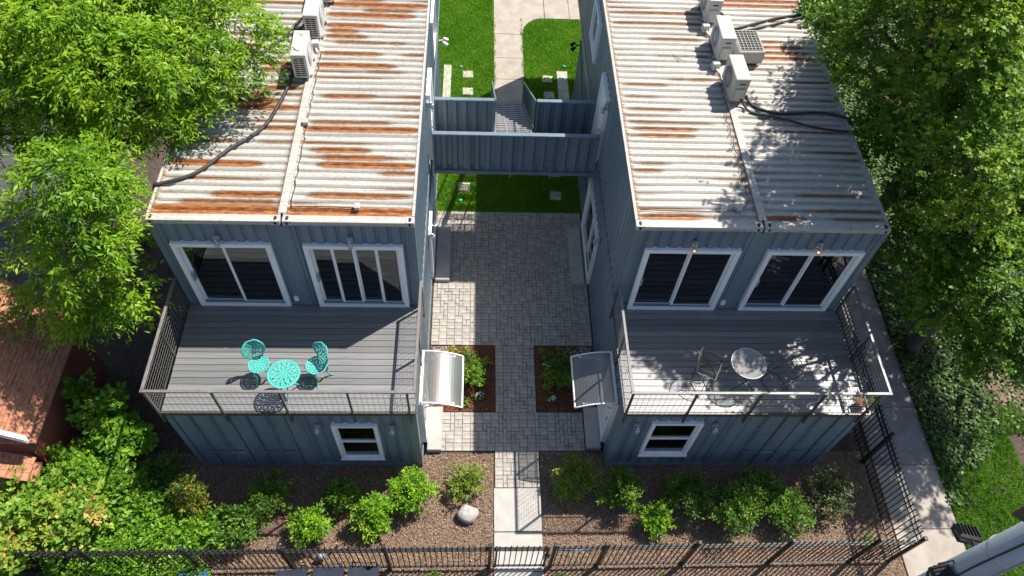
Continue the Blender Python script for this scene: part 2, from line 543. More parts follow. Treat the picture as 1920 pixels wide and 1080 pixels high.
def np_mesh(name, V, F, mat, tint=None, smooth=False):
    """fast mesh from arrays; F is (n,3) or (n,4)"""
    me = bpy.data.meshes.new(name)
    k = F.shape[1]
    me.vertices.add(len(V))
    me.vertices.foreach_set('co', V.astype(np.float32).ravel())
    me.loops.add(F.size)
    me.loops.foreach_set('vertex_index', F.astype(np.int32).ravel())
    me.polygons.add(len(F))
    me.polygons.foreach_set('loop_start', np.arange(0, F.size, k, dtype=np.int32))
    me.polygons.foreach_set('loop_total', np.full(len(F), k, dtype=np.int32))
    me.update(calc_edges=True)
    me.materials.append(MATS[mat])
    if tint is not None:
        a = me.attributes.new('tint', 'FLOAT', 'POINT')
        a.data.foreach_set('value', tint.astype(np.float32))
    if smooth:
        me.polygons.foreach_set('use_smooth', np.ones(len(F), dtype=bool))
    return me


def unit(a):
    return a / np.maximum(np.linalg.norm(a, axis=1, keepdims=True), 1e-9)


def leaf_mesh(name, mat, pos, ax, nrm, L, W, tint, fold=0.25):
    """diamond leaves: base, side, tip, side"""
    n = len(pos)
    ax = unit(ax)
    side = unit(np.cross(ax, nrm))
    up = np.cross(side, ax)
    L = L[:, None]
    W = W[:, None]
    V = np.empty((n, 4, 3))
    V[:, 0] = pos
    V[:, 1] = pos + ax * L * 0.45 + side * W * 0.5 + up * W * fold
    V[:, 2] = pos + ax * L
    V[:, 3] = pos + ax * L * 0.45 - side * W * 0.5 + up * W * fold
    F = np.arange(n * 4).reshape(n, 4)
    return np_mesh(name, V.reshape(-1, 3), F, mat, np.repeat(np.clip(tint, 0, 1), 4))


def crown_leaves(name, mat, puffs, per_m2, leaf_l, leaf_w, spray=9, spray_len=0.28, droop=0.35, inner=0.45, seed=1, flat=0.6, thin=0.0, zthin=99, sub=0.30):
    """sprays of leaves through the outer half of each puff (x,y,z,r[,squash])"""
    g = np.random.default_rng(seed)
    PP, AA, NN, TT, LL, WW = [], [], [], [], [], []
    for pf in puffs:
        c = np.array(pf[:3])
        r = pf[3]
        sq = pf[4] if len(pf) > 4 else 0.75
        ns = max(6, int(per_m2 * r * r * 12.5 / spray))
        d = unit(g.normal(size=(ns, 3)))
        d[:, 2] = np.where(d[:, 2] < -0.35, -d[:, 2], d[:, 2])
        lump = 1 + 0.22 * np.sin(d[:, 0] * 5.1 + c[0] * 3) * np.sin(d[:, 1] * 4.3 + c[1] * 5) + 0.12 * np.sin(d[:, 2] * 9 + c[2])
        rad = r * lump * (inner + (1 - inner) * g.random(ns) ** 0.6)
        # gather most sprays into tufts so the crown breaks into tiers with gaps between
        m = max(6, int(7.0 * (r / sub) ** 2 * 0.42))
        dc = unit(g.normal(size=(m, 3)))
        dc[:, 2] = np.where(dc[:, 2] < -0.35, -dc[:, 2], dc[:, 2])
        rc = r * (0.45 + 0.6 * g.random(m) ** 0.7)
        tc = g.normal(size=m) * 0.13
        k_ = g.integers(0, m, ns)
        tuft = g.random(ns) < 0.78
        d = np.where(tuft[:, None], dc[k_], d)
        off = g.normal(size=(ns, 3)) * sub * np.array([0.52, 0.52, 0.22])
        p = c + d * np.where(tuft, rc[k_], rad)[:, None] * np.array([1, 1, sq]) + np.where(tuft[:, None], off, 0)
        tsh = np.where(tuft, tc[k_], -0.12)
        if thin:
            if c[2] > zthin:
                thin_ = 0.08
            else:
                thin_ = thin
            kk = np.sin(p[:, 0] * 3.1 + c[1]) * np.sin(p[:, 1] * 2.7 + c[2]) * np.sin(p[:, 2] * 3.9 + c[0])
            kk += 0.35 * np.sin(p[:, 0] * 8.3) * np.sin(p[:, 1] * 7.7) * np.sin(p[:, 2] * 6.9)
            ok = kk > -thin_
            p, d, tsh = p[ok], d[ok], tsh[ok]
            ns = len(p)
        axs = unit(d * np.array([1, 1, 0.5]) + g.normal(size=(ns, 3)) * 0.45 + np.array([0, 0, 0.12 - droop * 0.5]))
        st = g.normal(size=ns) * 0.12 + tsh
        pt = g.normal() * 0.11
        for k in range(spray):
            t = (k + 0.5) / spray
            sgn = 1 if k % 2 else -1
            perp = unit(np.cross(axs, np.array([0, 0, 1.0]) + g.normal(size=(ns, 3)) * 0.25))
            q = p + axs * (t * spray_len * (0.7 + 0.6 * g.random(ns)))[:, None] + np.array([0, 0, -droop * 0.25 * t * t])
            a = unit(axs * 0.75 + perp * sgn * (1.0 - 0.55 * t) + g.normal(size=(ns, 3)) * 0.22 + np.array([0, 0, -droop * 0.6]))
            nn = unit(np.array([0, 0, 1.0]) * flat + d * 0.4 + g.normal(size=(ns, 3)) * 0.38)
            PP.append(q)
            AA.append(a)
            NN.append(nn)
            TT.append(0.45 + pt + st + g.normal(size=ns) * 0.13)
            s = 0.55 + 0.8 * g.random(ns)
            LL.append(leaf_l * s)
            WW.append(leaf_w * s)
    cat = np.concatenate
    return leaf_mesh(name, mat, cat(PP), cat(AA), cat(NN), cat(LL), cat(WW), cat(TT))


def limb_path(a, b, g, sag=0.15, n=5):
    a, b = np.array(a, float), np.array(b, float)
    L = np.linalg.norm(b - a)
    pts = []
    for k in range(n + 1):
        t = k / n
        p = a + (b - a) * t
        p[2] += math.sin(t * math.pi) * sag * L
        if 0 < k < n:
            p += g.normal(size=3) * 0.04 * L
        pts.append(tuple(p))
    return pts


def tree(label, base, fork, puffs, mat, bark, r0, per_m2, leaf_l, leaf_w, seed, group=None, cat='tree', **kw):
    g = np.random.default_rng(seed + 100)
    t = thing('tree', label, cat, base, 0, group)
    rel = [(p[0] - base[0], p[1] - base[1], p[2] - base[2]) + tuple(p[3:]) for p in puffs]
    fk = (fork[0] - base[0], fork[1] - base[1], fork[2] - base[2])
    tr = MB()
    lp = limb_path((0, 0, -0.1), fk, g, 0.0)
    tr.tube(lp, [r0 * (1.25 - 0.55 * k / (len(lp) - 1)) for k in range(len(lp))], 9)
    trunk = tr.build('trunk', bark, t, True)
    for p in rel:
        mb = MB()
        pts = limb_path(fk, p[:3], g, 0.08)
        mb.tube(pts, [r0 * 0.5 * (1 - 0.8 * k / (len(pts) - 1)) + 0.008 for k in range(len(pts))], 6)
        for _ in range(4):
            d = g.normal(size=3)
            d = d / np.linalg.norm(d) * p[3] * 0.85
            a = pts[-2]
            mb.tube(limb_path(a, (p[0] + d[0], p[1] + d[1], p[2] + d[2] * 0.7), g, 0.05, 3), [0.018, 0.013, 0.008, 0.004], 4)
        mb.build('limb', bark, trunk, True)
    put('crown', crown_leaves('crown', mat, rel, per_m2, leaf_l, leaf_w, seed=seed, **kw), t)
    return t


def shrub(label, x, y, r, h, mat, n, leaf_l, leaf_w, seed, spray=7, z0=0.0, group=None, name='shrub', cat='shrub', up=0.7, lobes=8, stem_mat='bark_grey', tint_shift=0.0, droop=0.05, outline=None):
    """upright bush: stems leave the ground and carry leaf sprays in several uneven lobes"""
    g = np.random.default_rng(seed)
    t = thing(name, label, cat, (x, y, z0), 0, group)
    sm = MB()
    puffs = []
    for k in range(lobes):
        a = 2 * math.pi * (k + g.random() * 0.7) / lobes
        rr = r * (0.30 + 0.55 * g.random())
        pz = h * (0.35 + 0.55 * g.random()) * (1.12 - 0.35 * rr / r)
        c = (rr * math.cos(a), rr * math.sin(a), pz)
        puffs.append(c + (r * (0.26 + 0.24 * g.random()), h / max(r, 0.1) * 0.6))
        sm.tube(limb_path((rr * 0.15 * math.cos(a), rr * 0.15 * math.sin(a), -0.03), c, g, 0.05, 3), [0.014, 0.011, 0.008, 0.004], 5)
    puffs.append((0, 0, h * 0.55, r * 0.48, h / max(r, 0.1) * 0.6))
    sm.build('stem', stem_mat, t, True)
    tot = sum(p[3] ** 2 for p in puffs) * 12.5
    me = crown_leaves('foliage', mat, puffs, n / tot, leaf_l, leaf_w, spray=spray, spray_len=min(0.24, r * 0.5), droop=droop, inner=0.25, seed=seed, sub=max(0.05, r * 0.26))
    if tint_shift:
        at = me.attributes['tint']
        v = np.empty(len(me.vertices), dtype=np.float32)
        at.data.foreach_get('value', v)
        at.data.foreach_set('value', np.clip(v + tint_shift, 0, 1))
    put('foliage', me, t)
    return t


def scatter_blades(name, mat, inside, box, n, hgt, wid, seed, z=0.0, lean=0.5):
    g = np.random.default_rng(seed)
    x = g.uniform(box[0], box[1], n)
    y = g.uniform(box[2], box[3], n)
    k = inside(x, y)
    x, y = x[k], y[k]
    n = len(x)
    a = g.uniform(0, 2 * np.pi, n)
    h = hgt * (0.5 + g.random(n))
    w = wid * (0.7 + 0.6 * g.random(n))
    V = np.empty((n, 3, 3))
    V[:, 0] = np.stack([x - w * np.cos(a), y - w * np.sin(a), np.full(n, z)], 1)
    V[:, 1] = np.stack([x + w * np.cos(a), y + w * np.sin(a), np.full(n, z)], 1)
    V[:, 2] = np.stack([x + g.normal(size=n) * h * lean, y + g.normal(size=n) * h * lean, z + h], 1)
    patch = 0.16 * np.sin(x * 2.3 + 1) * np.sin(y * 1.7) + 0.13 * np.sin(x * 6.1 + 2 * np.sin(y)) * np.sin(y * 5.3 + 2)
    t = np.clip(0.45 + patch + g.normal(size=n) * 0.2, 0, 1)
    return np_mesh(name, V.reshape(-1, 3), np.arange(n * 3).reshape(n, 3), mat, np.repeat(t, 3))


def scatter_chips(name, mat, inside, box, n, size, seed, z=0.0, tilt=0.35, bias=0.0):
    g = np.random.default_rng(seed)
    x = g.uniform(box[0], box[1], n)
    y = g.uniform(box[2], box[3], n)
    k = inside(x, y)
    x, y = x[k], y[k]
    n = len(x)
    a = g.uniform(0, 2 * np.pi, n)
    ax = np.stack([np.cos(a), np.sin(a), g.normal(size=n) * tilt], 1)
    nn = np.stack([g.normal(size=n) * tilt, g.normal(size=n) * tilt, np.ones(n)], 1)
    pos = np.stack([x, y, z + g.random(n) * 0.03], 1)
    s = 0.5 + g.random(n)
    return leaf_mesh(name, mat, pos, ax, nn, size * s, size * 0.45 * s, 0.45 + bias + g.normal(size=n) * 0.25, 0.1)


def corr_profile(a0, a1, fo, sl, fi, depth):
    """trapezoid wave: (coordinate, offset) from a0 to a1"""
    p = fo + fi + 2 * sl
    n = max(1, round((a1 - a0) / p))
    k = (a1 - a0) / (n * p)
    out = []
    a = a0
    for i in range(n):
        for w, o in ((fo * 0.5, 0), (sl, depth), (fi, depth), (sl, 0), (fo * 0.5, 0)):
            if not out:
                out.append((a, 0.0))
            a += w * k
            out.append((a, o))
    return out


def corr_wall(mb, plane, base, a0, a1, z0, z1, inward, holes=(), fo=0.15, sl=0.022, fi=0.055, depth=0.036):
    """corrugated sheet in plane x=base or y=base; depth goes along 'inward' (+1/-1); holes are (a0,a1,z0,z1)"""
    pr = corr_profile(a0, a1, fo, sl, fi, depth)
    cuts = sorted({c for h in holes for c in h[:2] if a0 < c < a1})
    pts = []
    for (p, q) in zip(pr[:-1], pr[1:]):
        pts.append(p)
        for c in cuts:
            if p[0] < c < q[0]:
                t = (c - p[0]) / (q[0] - p[0])
                pts.append((c, p[1] + (q[1] - p[1]) * t))
    pts.append(pr[-1])

    def P(a, o, z):
        return (base + inward * o, a, z) if plane == 'x' else (a, base + inward * o, z)
    for (p, q) in zip(pts[:-1], pts[1:]):
        m = (p[0] + q[0]) / 2
        if q[0] - p[0] < 1e-7:
            continue
        segs = [(z0, z1)]
        for h in holes:
            if h[0] < m < h[1]:
                ns = []
                for (s0, s1) in segs:
                    if h[2] > s0:
                        ns.append((s0, min(h[2], s1)))
                    if h[3] < s1:
                        ns.append((max(h[3], s0), s1))
                segs = [s for s in ns if s[1] - s[0] > 1e-6]
        for (s0, s1) in segs:
            mb.quad(P(p[0], p[1], s0), P(q[0], q[1], s0), P(q[0], q[1], s1), P(p[0], p[1], s1))
    return mb


# ================================================================== THE SETTING
# ground: one sheet to beyond the frame
g0 = MB()
g0.quad((-80, -60, -0.02), (80, -60, -0.02), (80, 120, -0.02), (-80, 120, -0.02))
struct(g0.build('ground', 'soil'))

# front planting beds: tan bark mulch
bed = MB()
bed.quad((-8.2, -3.6, -0.01), (0.02, -3.6, -0.01), (0.02, 0.30, -0.01), (-8.2, 0.30, -0.01))
bed.quad((1.10, -3.6, -0.01), (9.0, -3.6, -0.01), (9.0, 0.36, -0.01), (1.10, 0.36, -0.01))
struct(bed.build('planting_bed', 'mulch_base'))


def in_front_bed(x, y):
    left = (x > -8.2) & (x < 0.02) & (y > -3.5) & (y < 0.30)
    right = (x > 1.10) & (x < 8.95) & (y > -3.5) & (y < 0.34)
    house = ((y > 0.0) & (((x > LX[0]) & (x < LX[1])) | ((x > RX[0]) & (x < RX[1]))))
    return (left | right) & ~house


stuff(put('bark_mulch', scatter_chips('bark_mulch', 'chips', in_front_bed, (-8.2, 9, -3.5, 0.36), 80000, 0.034, 11)),
      'tan bark mulch covering the beds in front of both houses', 'mulch')


def in_small_bed(x, y):
    return (((x > -1.52) & (x < 0.05) & (y > 1.40) & (y < 3.15)) | ((x > 1.11) & (x < 2.58) & (y > 1.43) & (y < 3.15)))


rb = MB()
rb.quad((-1.54, 1.37, -0.004), (0.07, 1.37, -0.004), (0.07, 3.18, -0.004), (-1.54, 3.18, -0.004))
rb.quad((1.09, 1.40, -0.004), (2.60, 1.40, -0.004), (2.60, 3.18, -0.004), (1.09, 3.18, -0.004))
struct(rb.build('small_planting_bed', 'red_mulch_base'))
stuff(put('red_mulch', scatter_chips('red_mulch', 'red_chips', in_small_bed, (-1.6, 2.6, 1.3, 3.2), 12000, 0.045, 12)),
      'reddish brown mulch in the two small beds beside the paver walk', 'mulch')

# leaf litter between the houses and the neighbours
def in_litter(x, y):
    return (((x > -9.0) & (x < -6.6)) | ((x > 7.65) & (x < 8.95) & (y > 0.3))) & (y < 12)


stuff(put('leaf_litter', scatter_chips('leaf_litter', 'litter', in_litter, (-9, 9, -2, 12), 22000, 0.06, 13)),
      'dark leaf litter on the soil beside the houses', 'leaf litter')

# lawn between the houses, with the curved concrete walk cut through it
def walk_poly():
    pts = [(0.12, 12.25), (1.13, 12.25), (1.14, 15.9)]
    for k in range(1, 9):
        a = math.pi - k / 8 * math.pi / 2
        pts.append((1.94 + 0.8 * math.cos(a), 15.9 + 0.9 * math.sin(a)))
    pts += [(4.2, 16.8), (4.2, 19.0), (0.9, 19.0)]
    for k in range(1, 7):
        a = math.pi / 2 + k / 7 * math.pi / 2
        pts.append((0.9 + 0.78 * math.cos(a), 17.6 + 1.4 * math.sin(a)))
    pts += [(0.12, 17.4)]
    return pts


lw = MB()
lw.quad((-1.58, 7.66, -0.012), (2.61, 7.66, -0.012), (2.61, 30, -0.012), (-1.58, 30, -0.012))
lw.quad((2.61, 12.19, -0.012), (9.0, 12.19, -0.012), (9.0, 30, -0.012), (2.61, 30, -0.012))
lw.quad((-9.0, 12.19, -0.012), (-1.58, 12.19, -0.012), (-1.58, 30, -0.012), (-9.0, 30, -0.012))
struct(lw.build('lawn', 'lawn_soil'))


def in_lawn(x, y):
    walk = ((x > 0.165 + 0.03 * np.sin(y * 9)) & (x < 1.09 + 0.03 * np.sin(y * 7)) & (y > 12.25))
    turn = (y > 16.75) & (x > 0.1)
    turn |= (x > 1.13) & (x < 1.94) & (y > 15.9) & (((x - 1.94) / 0.8) ** 2 + ((y - 15.9) / 0.9) ** 2 > 1)
    house_ = (y < 12.2) & ((x < -1.56) | (x > 2.59))
    return ~(walk | turn | house_)


stuff(put('lawn_grass', scatter_blades('lawn_grass', 'grass_blade', in_lawn, (-2.4, 4.2, 7.70, 19.0), 300000, 0.055, 0.009, 21, 0.0)),
      'bright mown grass between the two houses', 'grass')

walk = struct(MB().prism(walk_poly(), -0.06, -0.004).build('garden_walk', 'joint_sand'))
# slabs of the walk, joints left open
ys = [12.26, 13.45, 14.55, 15.85]
for a, b in zip(ys[:-1], ys[1:]):
    MB().bevbox(0.125, 1.125, a + 0.006, b - 0.006, -0.02, 0.022, 0.006).build('slab', 'concrete', walk)
cv = [(0.125, 15.862), (1.135, 15.862)]
for k in range(1, 9):
    a = math.pi - k / 8 * math.pi / 2
    cv.append((1.94 + 0.8 * math.cos(a), 15.9 + 0.9 * math.sin(a)))
cv += [(1.95, 18.9), (0.9, 18.9)]
for k in range(1, 7):
    a = math.pi / 2 + k / 7 * math.pi / 2
    cv.append((0.9 + 0.775 * math.cos(a), 17.5 + 1.4 * math.sin(a)))
MB().prism(cv, -0.02, 0.022).build('slab', 'concrete', walk)
MB().bevbox(1.962, 2.85, 16.8, 18.9, -0.02, 0.022, 0.006).build('slab', 'concrete', walk)
MB().bevbox(2.862, 4.2, 16.8, 18.9, -0.02, 0.022, 0.006).build('slab', 'concrete', walk)

# front walk from the gate
fw = struct(MB().box(0.03, 1.09, -3.6, -0.52, -0.06, -0.006).build('front_walk', 'joint_sand'))
for a, b in ((-3.6, -2.36), (-2.35, -1.52), (-1.51, -0.53)):
    MB().bevbox(0.035, 1.085, a + 0.005, b - 0.005, -0.03, 0.03, 0.006).build('slab', 'concrete_pale', fw)

# public path along the right-hand fence
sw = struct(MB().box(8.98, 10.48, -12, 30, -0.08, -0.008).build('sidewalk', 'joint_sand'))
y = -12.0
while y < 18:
    MB().bevbox(8.985, 10.475, y + 0.006, y + 1.494, -0.04, 0.03, 0.008).build('slab', 'concrete_shaded' if y > -0.8 else 'concrete', sw)  # slabs under the trees carry painted shade, the near ones stay sunlit
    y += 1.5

# ground cover and grass to the right of the path
gc = MB()
gc.quad((10.48, -12, -0.012), (60, -12, -0.012), (60, 40, -0.012), (10.48, 40, -0.012))
struct(gc.build('verge', 'soil'))


def in_ivy(x, y):
    return (y > 0.4 + 0.5 * np.sin(x * 2.1)) | ((x < 11.2 + 0.3 * np.sin(y * 3)) & (y > -1.0))


gI = np.random.default_rng(31)
ni = 90000
ix, iy = gI.uniform(10.5, 16.5, ni), gI.uniform(-2, 22, ni)
kk = in_ivy(ix, iy) & ~((ix > 12.4) & (ix < 13.6) & (iy < 2.6) & (gI.random(ni) < 0.8))
ix, iy = ix[kk], iy[kk]
ni = len(ix)
aa = gI.uniform(0, 6.28, ni)
iz = 0.02 + 0.16 * gI.random(ni) * (0.7 + 0.5 * np.sin(ix * 3) * np.sin(iy * 2.3))
me = leaf_mesh('ground_cover', 'ivy', np.stack([ix, iy, iz], 1), np.stack([np.cos(aa), np.sin(aa), gI.normal(size=ni) * 0.3], 1),
               np.stack([gI.normal(size=ni) * 0.4, gI.normal(size=ni) * 0.4, np.ones(ni)], 1), 0.07 + 0.05 * gI.random(ni), 0.06 + 0.03 * gI.random(ni), 0.45 + gI.normal(size=ni) * 0.22)
stuff(put('ground_cover', me), 'dark green ground cover under the trees right of the path', 'ground cover')


def in_verge(x, y):
    return (y < 1.2 + 0.6 * np.sin(x * 2.1)) & ~((x > 12.5) & (y > -0.2) & (np.sin(x * 5) * np.sin(y * 4) > 0.0))


stuff(put('verge_grass', scatter_blades('verge_grass', 'grass_blade', in_verge, (10.5, 16.0, -6.0, 2.0), 90000, 0.09, 0.012, 32, 0.0)),
      'bright green grass on the verge beside the pole', 'grass')
stuff(put('earth_litter', scatter_chips('earth_litter', 'chips', lambda x, y: ((x - 13.2) / 0.9) ** 2 + ((y - 1.9) / 2.1) ** 2 < 0.6 + 0.5 * np.sin(x * 9) * np.sin(y * 8), (12.2, 14.2, -0.4, 4.2), 5000, 0.05, 33)), 'tan leaf and bark litter on bare earth right of the path', 'leaf litter')
pt = MB()
pt.prism([(13.2 + (0.62 + 0.14 * math.sin(3 * a) + 0.10 * math.sin(7 * a + 1) + 0.06 * math.sin(13 * a)) * math.cos(a), 1.9 + (1.7 + 0.35 * math.sin(4 * a + 2) + 0.2 * math.sin(9 * a) + 0.1 * math.sin(17 * a)) * math.sin(a)) for a in [i * math.pi / 40 for i in range(80)]], -0.03, 0.004)
struct(pt.build('bare_earth', 'mulch_base'))

# neighbour's drive on the left
dv = MB()
dv.quad((-30, -2, -0.006), (-11.2, -2, -0.006), (-11.2, 20, -0.006), (-30, 20, -0.006))
struct(dv.build('driveway', 'asphalt'))

# ---------------------------------------------------------------- paver patio
patio_regions = [(-1.54, 2.58, 3.20, 7.64), (0.09, 1.07, 1.34, 3.20), (-1.18, 2.18, 0.36, 1.34), (0.06, 1.08, -0.52, 0.36)]
pb = MB()
for (x0, x1, y0, y1) in patio_regions:
    pb.box(x0, x1, y0 + 0.001, y1 - 0.001, -0.06, 0.004)
patio = struct(pb.build('paver_patio', 'joint_sand'))
tiles = []
U = 0.097
for (x0, x1, y0, y1) in patio_regions:
    nx, ny = round((x1 - x0) / U), round((y1 - y0) / U)
    ux, uy = (x1 - x0) / nx, (y1 - y0) / ny
    occ = np.zeros((nx, ny), bool)
    for j in range(ny):
        for i in range(nx):
            if occ[i, j]:
                continue
            opts = [(2, 2)] * 5 + [(2, 1), (1, 2), (1, 2), (2, 1), (1, 1)]
            random.shuffle(opts)
            opts.append((1, 1))
            for (a, b) in opts:
                if i + a <= nx and j + b <= ny and not occ[i:i + a, j:j + b].any():
                    occ[i:i + a, j:j + b] = True
                    tiles.append((x0 + i * ux, x0 + (i + a) * ux, y0 + j * uy, y0 + (j + b) * uy, a, b))
                    break
camp = Vector((-0.426, -6.509, 16.45))
tiles.sort(key=lambda t: -(t[4] * t[5]) / ((Vector(((t[0] + t[1]) / 2, (t[2] + t[3]) / 2, 0)) - camp).length ** 2))
pav_cache = {}
rest = MB()
gap = 0.004
for k, t in enumerate(tiles):
    w, d = t[1] - t[0], t[3] - t[2]
    dz = random.uniform(-0.004, 0.004)
    if k < 300:
        key = (round(w, 3), round(d, 3))
        if key not in pav_cache:
            pav_cache[key] = MB().bevbox(-w / 2 + gap, w / 2 - gap, -d / 2 + gap, d / 2 - gap, -0.03, 0.022, 0.007).mesh('paver', 'paver')
        put('paver', pav_cache[key], patio, ((t[0] + t[1]) / 2, (t[2] + t[3]) / 2, dz), (random.uniform(-.012, .012), random.uniform(-.012, .012), random.uniform(-.02, .02)))
    else:
        jx, jy = random.uniform(-.003, .003), random.uniform(-.003, .003)
        rest.bevbox(t[0] + gap + jx, t[1] - gap + jx, t[2] + gap + jy, t[3] - gap + jy, -0.03, 0.022 + dz, 0.009)
stuff(rest.build('paver_field', 'paver', patio))

# pebbles by the left wall and the right wall
gp = np.random.default_rng(41)
pm = MB()
for k in range(420):
    if k < 230:
        px, py = gp.uniform(-1.53, -1.0), gp.uniform(2.75, 3.16)
    else:
        px, py = gp.uniform(1.85, 2.55), gp.uniform(2.85, 3.16)
    s = gp.uniform(0.012, 0.030)
    i = len(pm.v)
    pm.v += [(px + s, py, .02), (px - s, py, .02), (px, py + s * .8, .02), (px, py - s * .8, .02), (px, py, .02 + s), (px, py, .02 - s)]
    for a, b in ((0, 2), (2, 1), (1, 3), (3, 0)):
        pm.f += [(i + a, i + b, i + 4), (i + b, i + a, i + 5)]
stuff(pm.build('pebbles', 'pebble'), 'pale pebbles at the wall ends of the small beds', 'pebbles')


# ================================================================== HOUSES
def frame_rect(mb, plane, base, a0, a1, z0, z1, w, d0, d1, bottom=None):
    """four-sided trim round an opening; d0..d1 is the depth range along the plane's axis"""
    def bx(p0, p1, q0, q1):
        if plane == 'y':
            mb.box(p0, p1, base + d0, base + d1, q0, q1)
        else:
            mb.box(base + d0, base + d1, p0, p1, q0, q1)
    b = w if bottom is None else bottom
    bx(a0, a0 + w, z0 + b, z1 - w)
    bx(a1 - w, a1, z0 + b, z1 - w)
    bx(a0, a1, z1 - w, z1)
    bx(a0, a1, z0, z0 + b)


def slab_pane(plane, base, a0, a1, z0, z1, d0, d1):
    mb = MB()
    if plane == 'y':
        mb.box(a0, a1, base + d0, base + d1, z0, z1)
    else:
        mb.box(base + d0, base + d1, a0, a1, z0, z1)
    return mb


def sash(root, plane, base, a0, a1, z0, z1, out, name, mull, trim=0.10, slide=True, curtain=None, flip=False, sw=0.045):
    """white framed glazed opening. out = -1/+1 side of the plane that faces outdoors. mull: list of fractions of the inner width"""
    mb = MB()
    o0, o1 = (-0.05, 0.10) if out < 0 else (-0.10, 0.05)
    frame_rect(mb, plane, base, a0, a1, z0, z1, trim, o0, o1, bottom=trim * 0.55)
    fr = mb.build(name, 'white_trim', root)
    i0, i1, k0, k1 = a0 + trim, a1 - trim, z0 + trim * 0.55, z1 - trim
    edges = [0.0] + list(mull) + [1.0]
    for n, (e0, e1) in enumerate(zip(edges[:-1], edges[1:])):
        p0, p1 = i0 + (i1 - i0) * e0, i0 + (i1 - i0) * e1
        dep = 0.012 if (n % 2) ^ flip else 0.048
        s0, s1 = (dep, dep + 0.03) if out < 0 else (-dep - 0.03, -dep)
        sm = MB()
        frame_rect(sm, plane, base, p0 - (0.02 if n else -0.002), p1 - 0.002, k0 + 0.002, k1 - 0.002, sw, s0, s1, bottom=sw * 1.3)
        sm.build('sash', 'white_trim', fr)
        g0_, g1_ = (dep + 0.011, dep + 0.017) if out < 0 else (-dep - 0.017, -dep - 0.011)
        slab_pane(plane, base, p0 + 0.018, p1 - sw * 0.9, k0 + sw, k1 - sw * 0.9, g0_, g1_).build('pane', 'window_glass', fr)
    if slide:
        hx = i0 + 0.03
        slab_pane(plane, base, hx - 0.015, hx + 0.02, z0 + 0.9, z0 + 1.12, *((-0.045, 0.047) if out < 0 else (-0.047, 0.045))).build('handle', 'galvanised', fr)
    # dark room behind
    dpt = 1.3
    q0, q1 = (0.10, dpt) if out < 0 else (-dpt, -0.10)
    rm = MB()
    if plane == 'y':
        y0, y1 = base + q0, base + q1
        rm.quad((a0, y1, z0), (a1, y1, z0), (a1, y1, z1), (a0, y1, z1))
        rm.quad((a0, y0, z0), (a0, y1, z0), (a0, y1, z1), (a0, y0, z1))
        rm.quad((a1, y0, z0), (a1, y1, z0), (a1, y1, z1), (a1, y0, z1))
        rm.quad((a0, y0, z1), (a1, y0, z1), (a1, y1, z1), (a0, y1, z1))
        fl = MB()
        fl.quad((a0, y0, z0), (a1, y0, z0), (a1, y1, z0), (a0, y1, z0))
    else:
        x0, x1 = base + q0, base + q1
        xf = x1 if out < 0 else x0
        rm.quad((xf, a0, z0), (xf, a1, z0), (xf, a1, z1), (xf, a0, z1))
        rm.quad((x0, a0, z0), (x1, a0, z0), (x1, a0, z1), (x0, a0, z1))
        rm.quad((x0, a1, z0), (x1, a1, z0), (x1, a1, z1), (x0, a1, z1))
        rm.quad((x0, a0, z1), (x1, a0, z1), (x1, a1, z1), (x0, a1, z1))
        fl = MB()
        fl.quad((x0, a0, z0), (x1, a0, z0), (x1, a1, z0), (x0, a1, z0))
    rm.build('room_lining', 'room_wall', root)
    fl.build('room_floor', 'room_floor', root)
    if curtain:
        c0, c1 = curtain
        cm = MB()
        pts = []
        n = int((c1 - c0) / 0.02)
        for k in range(n + 1):
            a = c0 + (c1 - c0) * k / n
            pts.append((a, base + 0.22 + 0.035 * math.sin(a * 48)))
        for p, q in zip(pts[:-1], pts[1:]):
            cm.quad((p[0], p[1], z0 + 0.04), (q[0], q[1], z0 + 0.04), (q[0], q[1], z1 - 0.12), (p[0], p[1], z1 - 0.12))
        cm.build('curtain', 'curtain_cloth', root)
    return fr


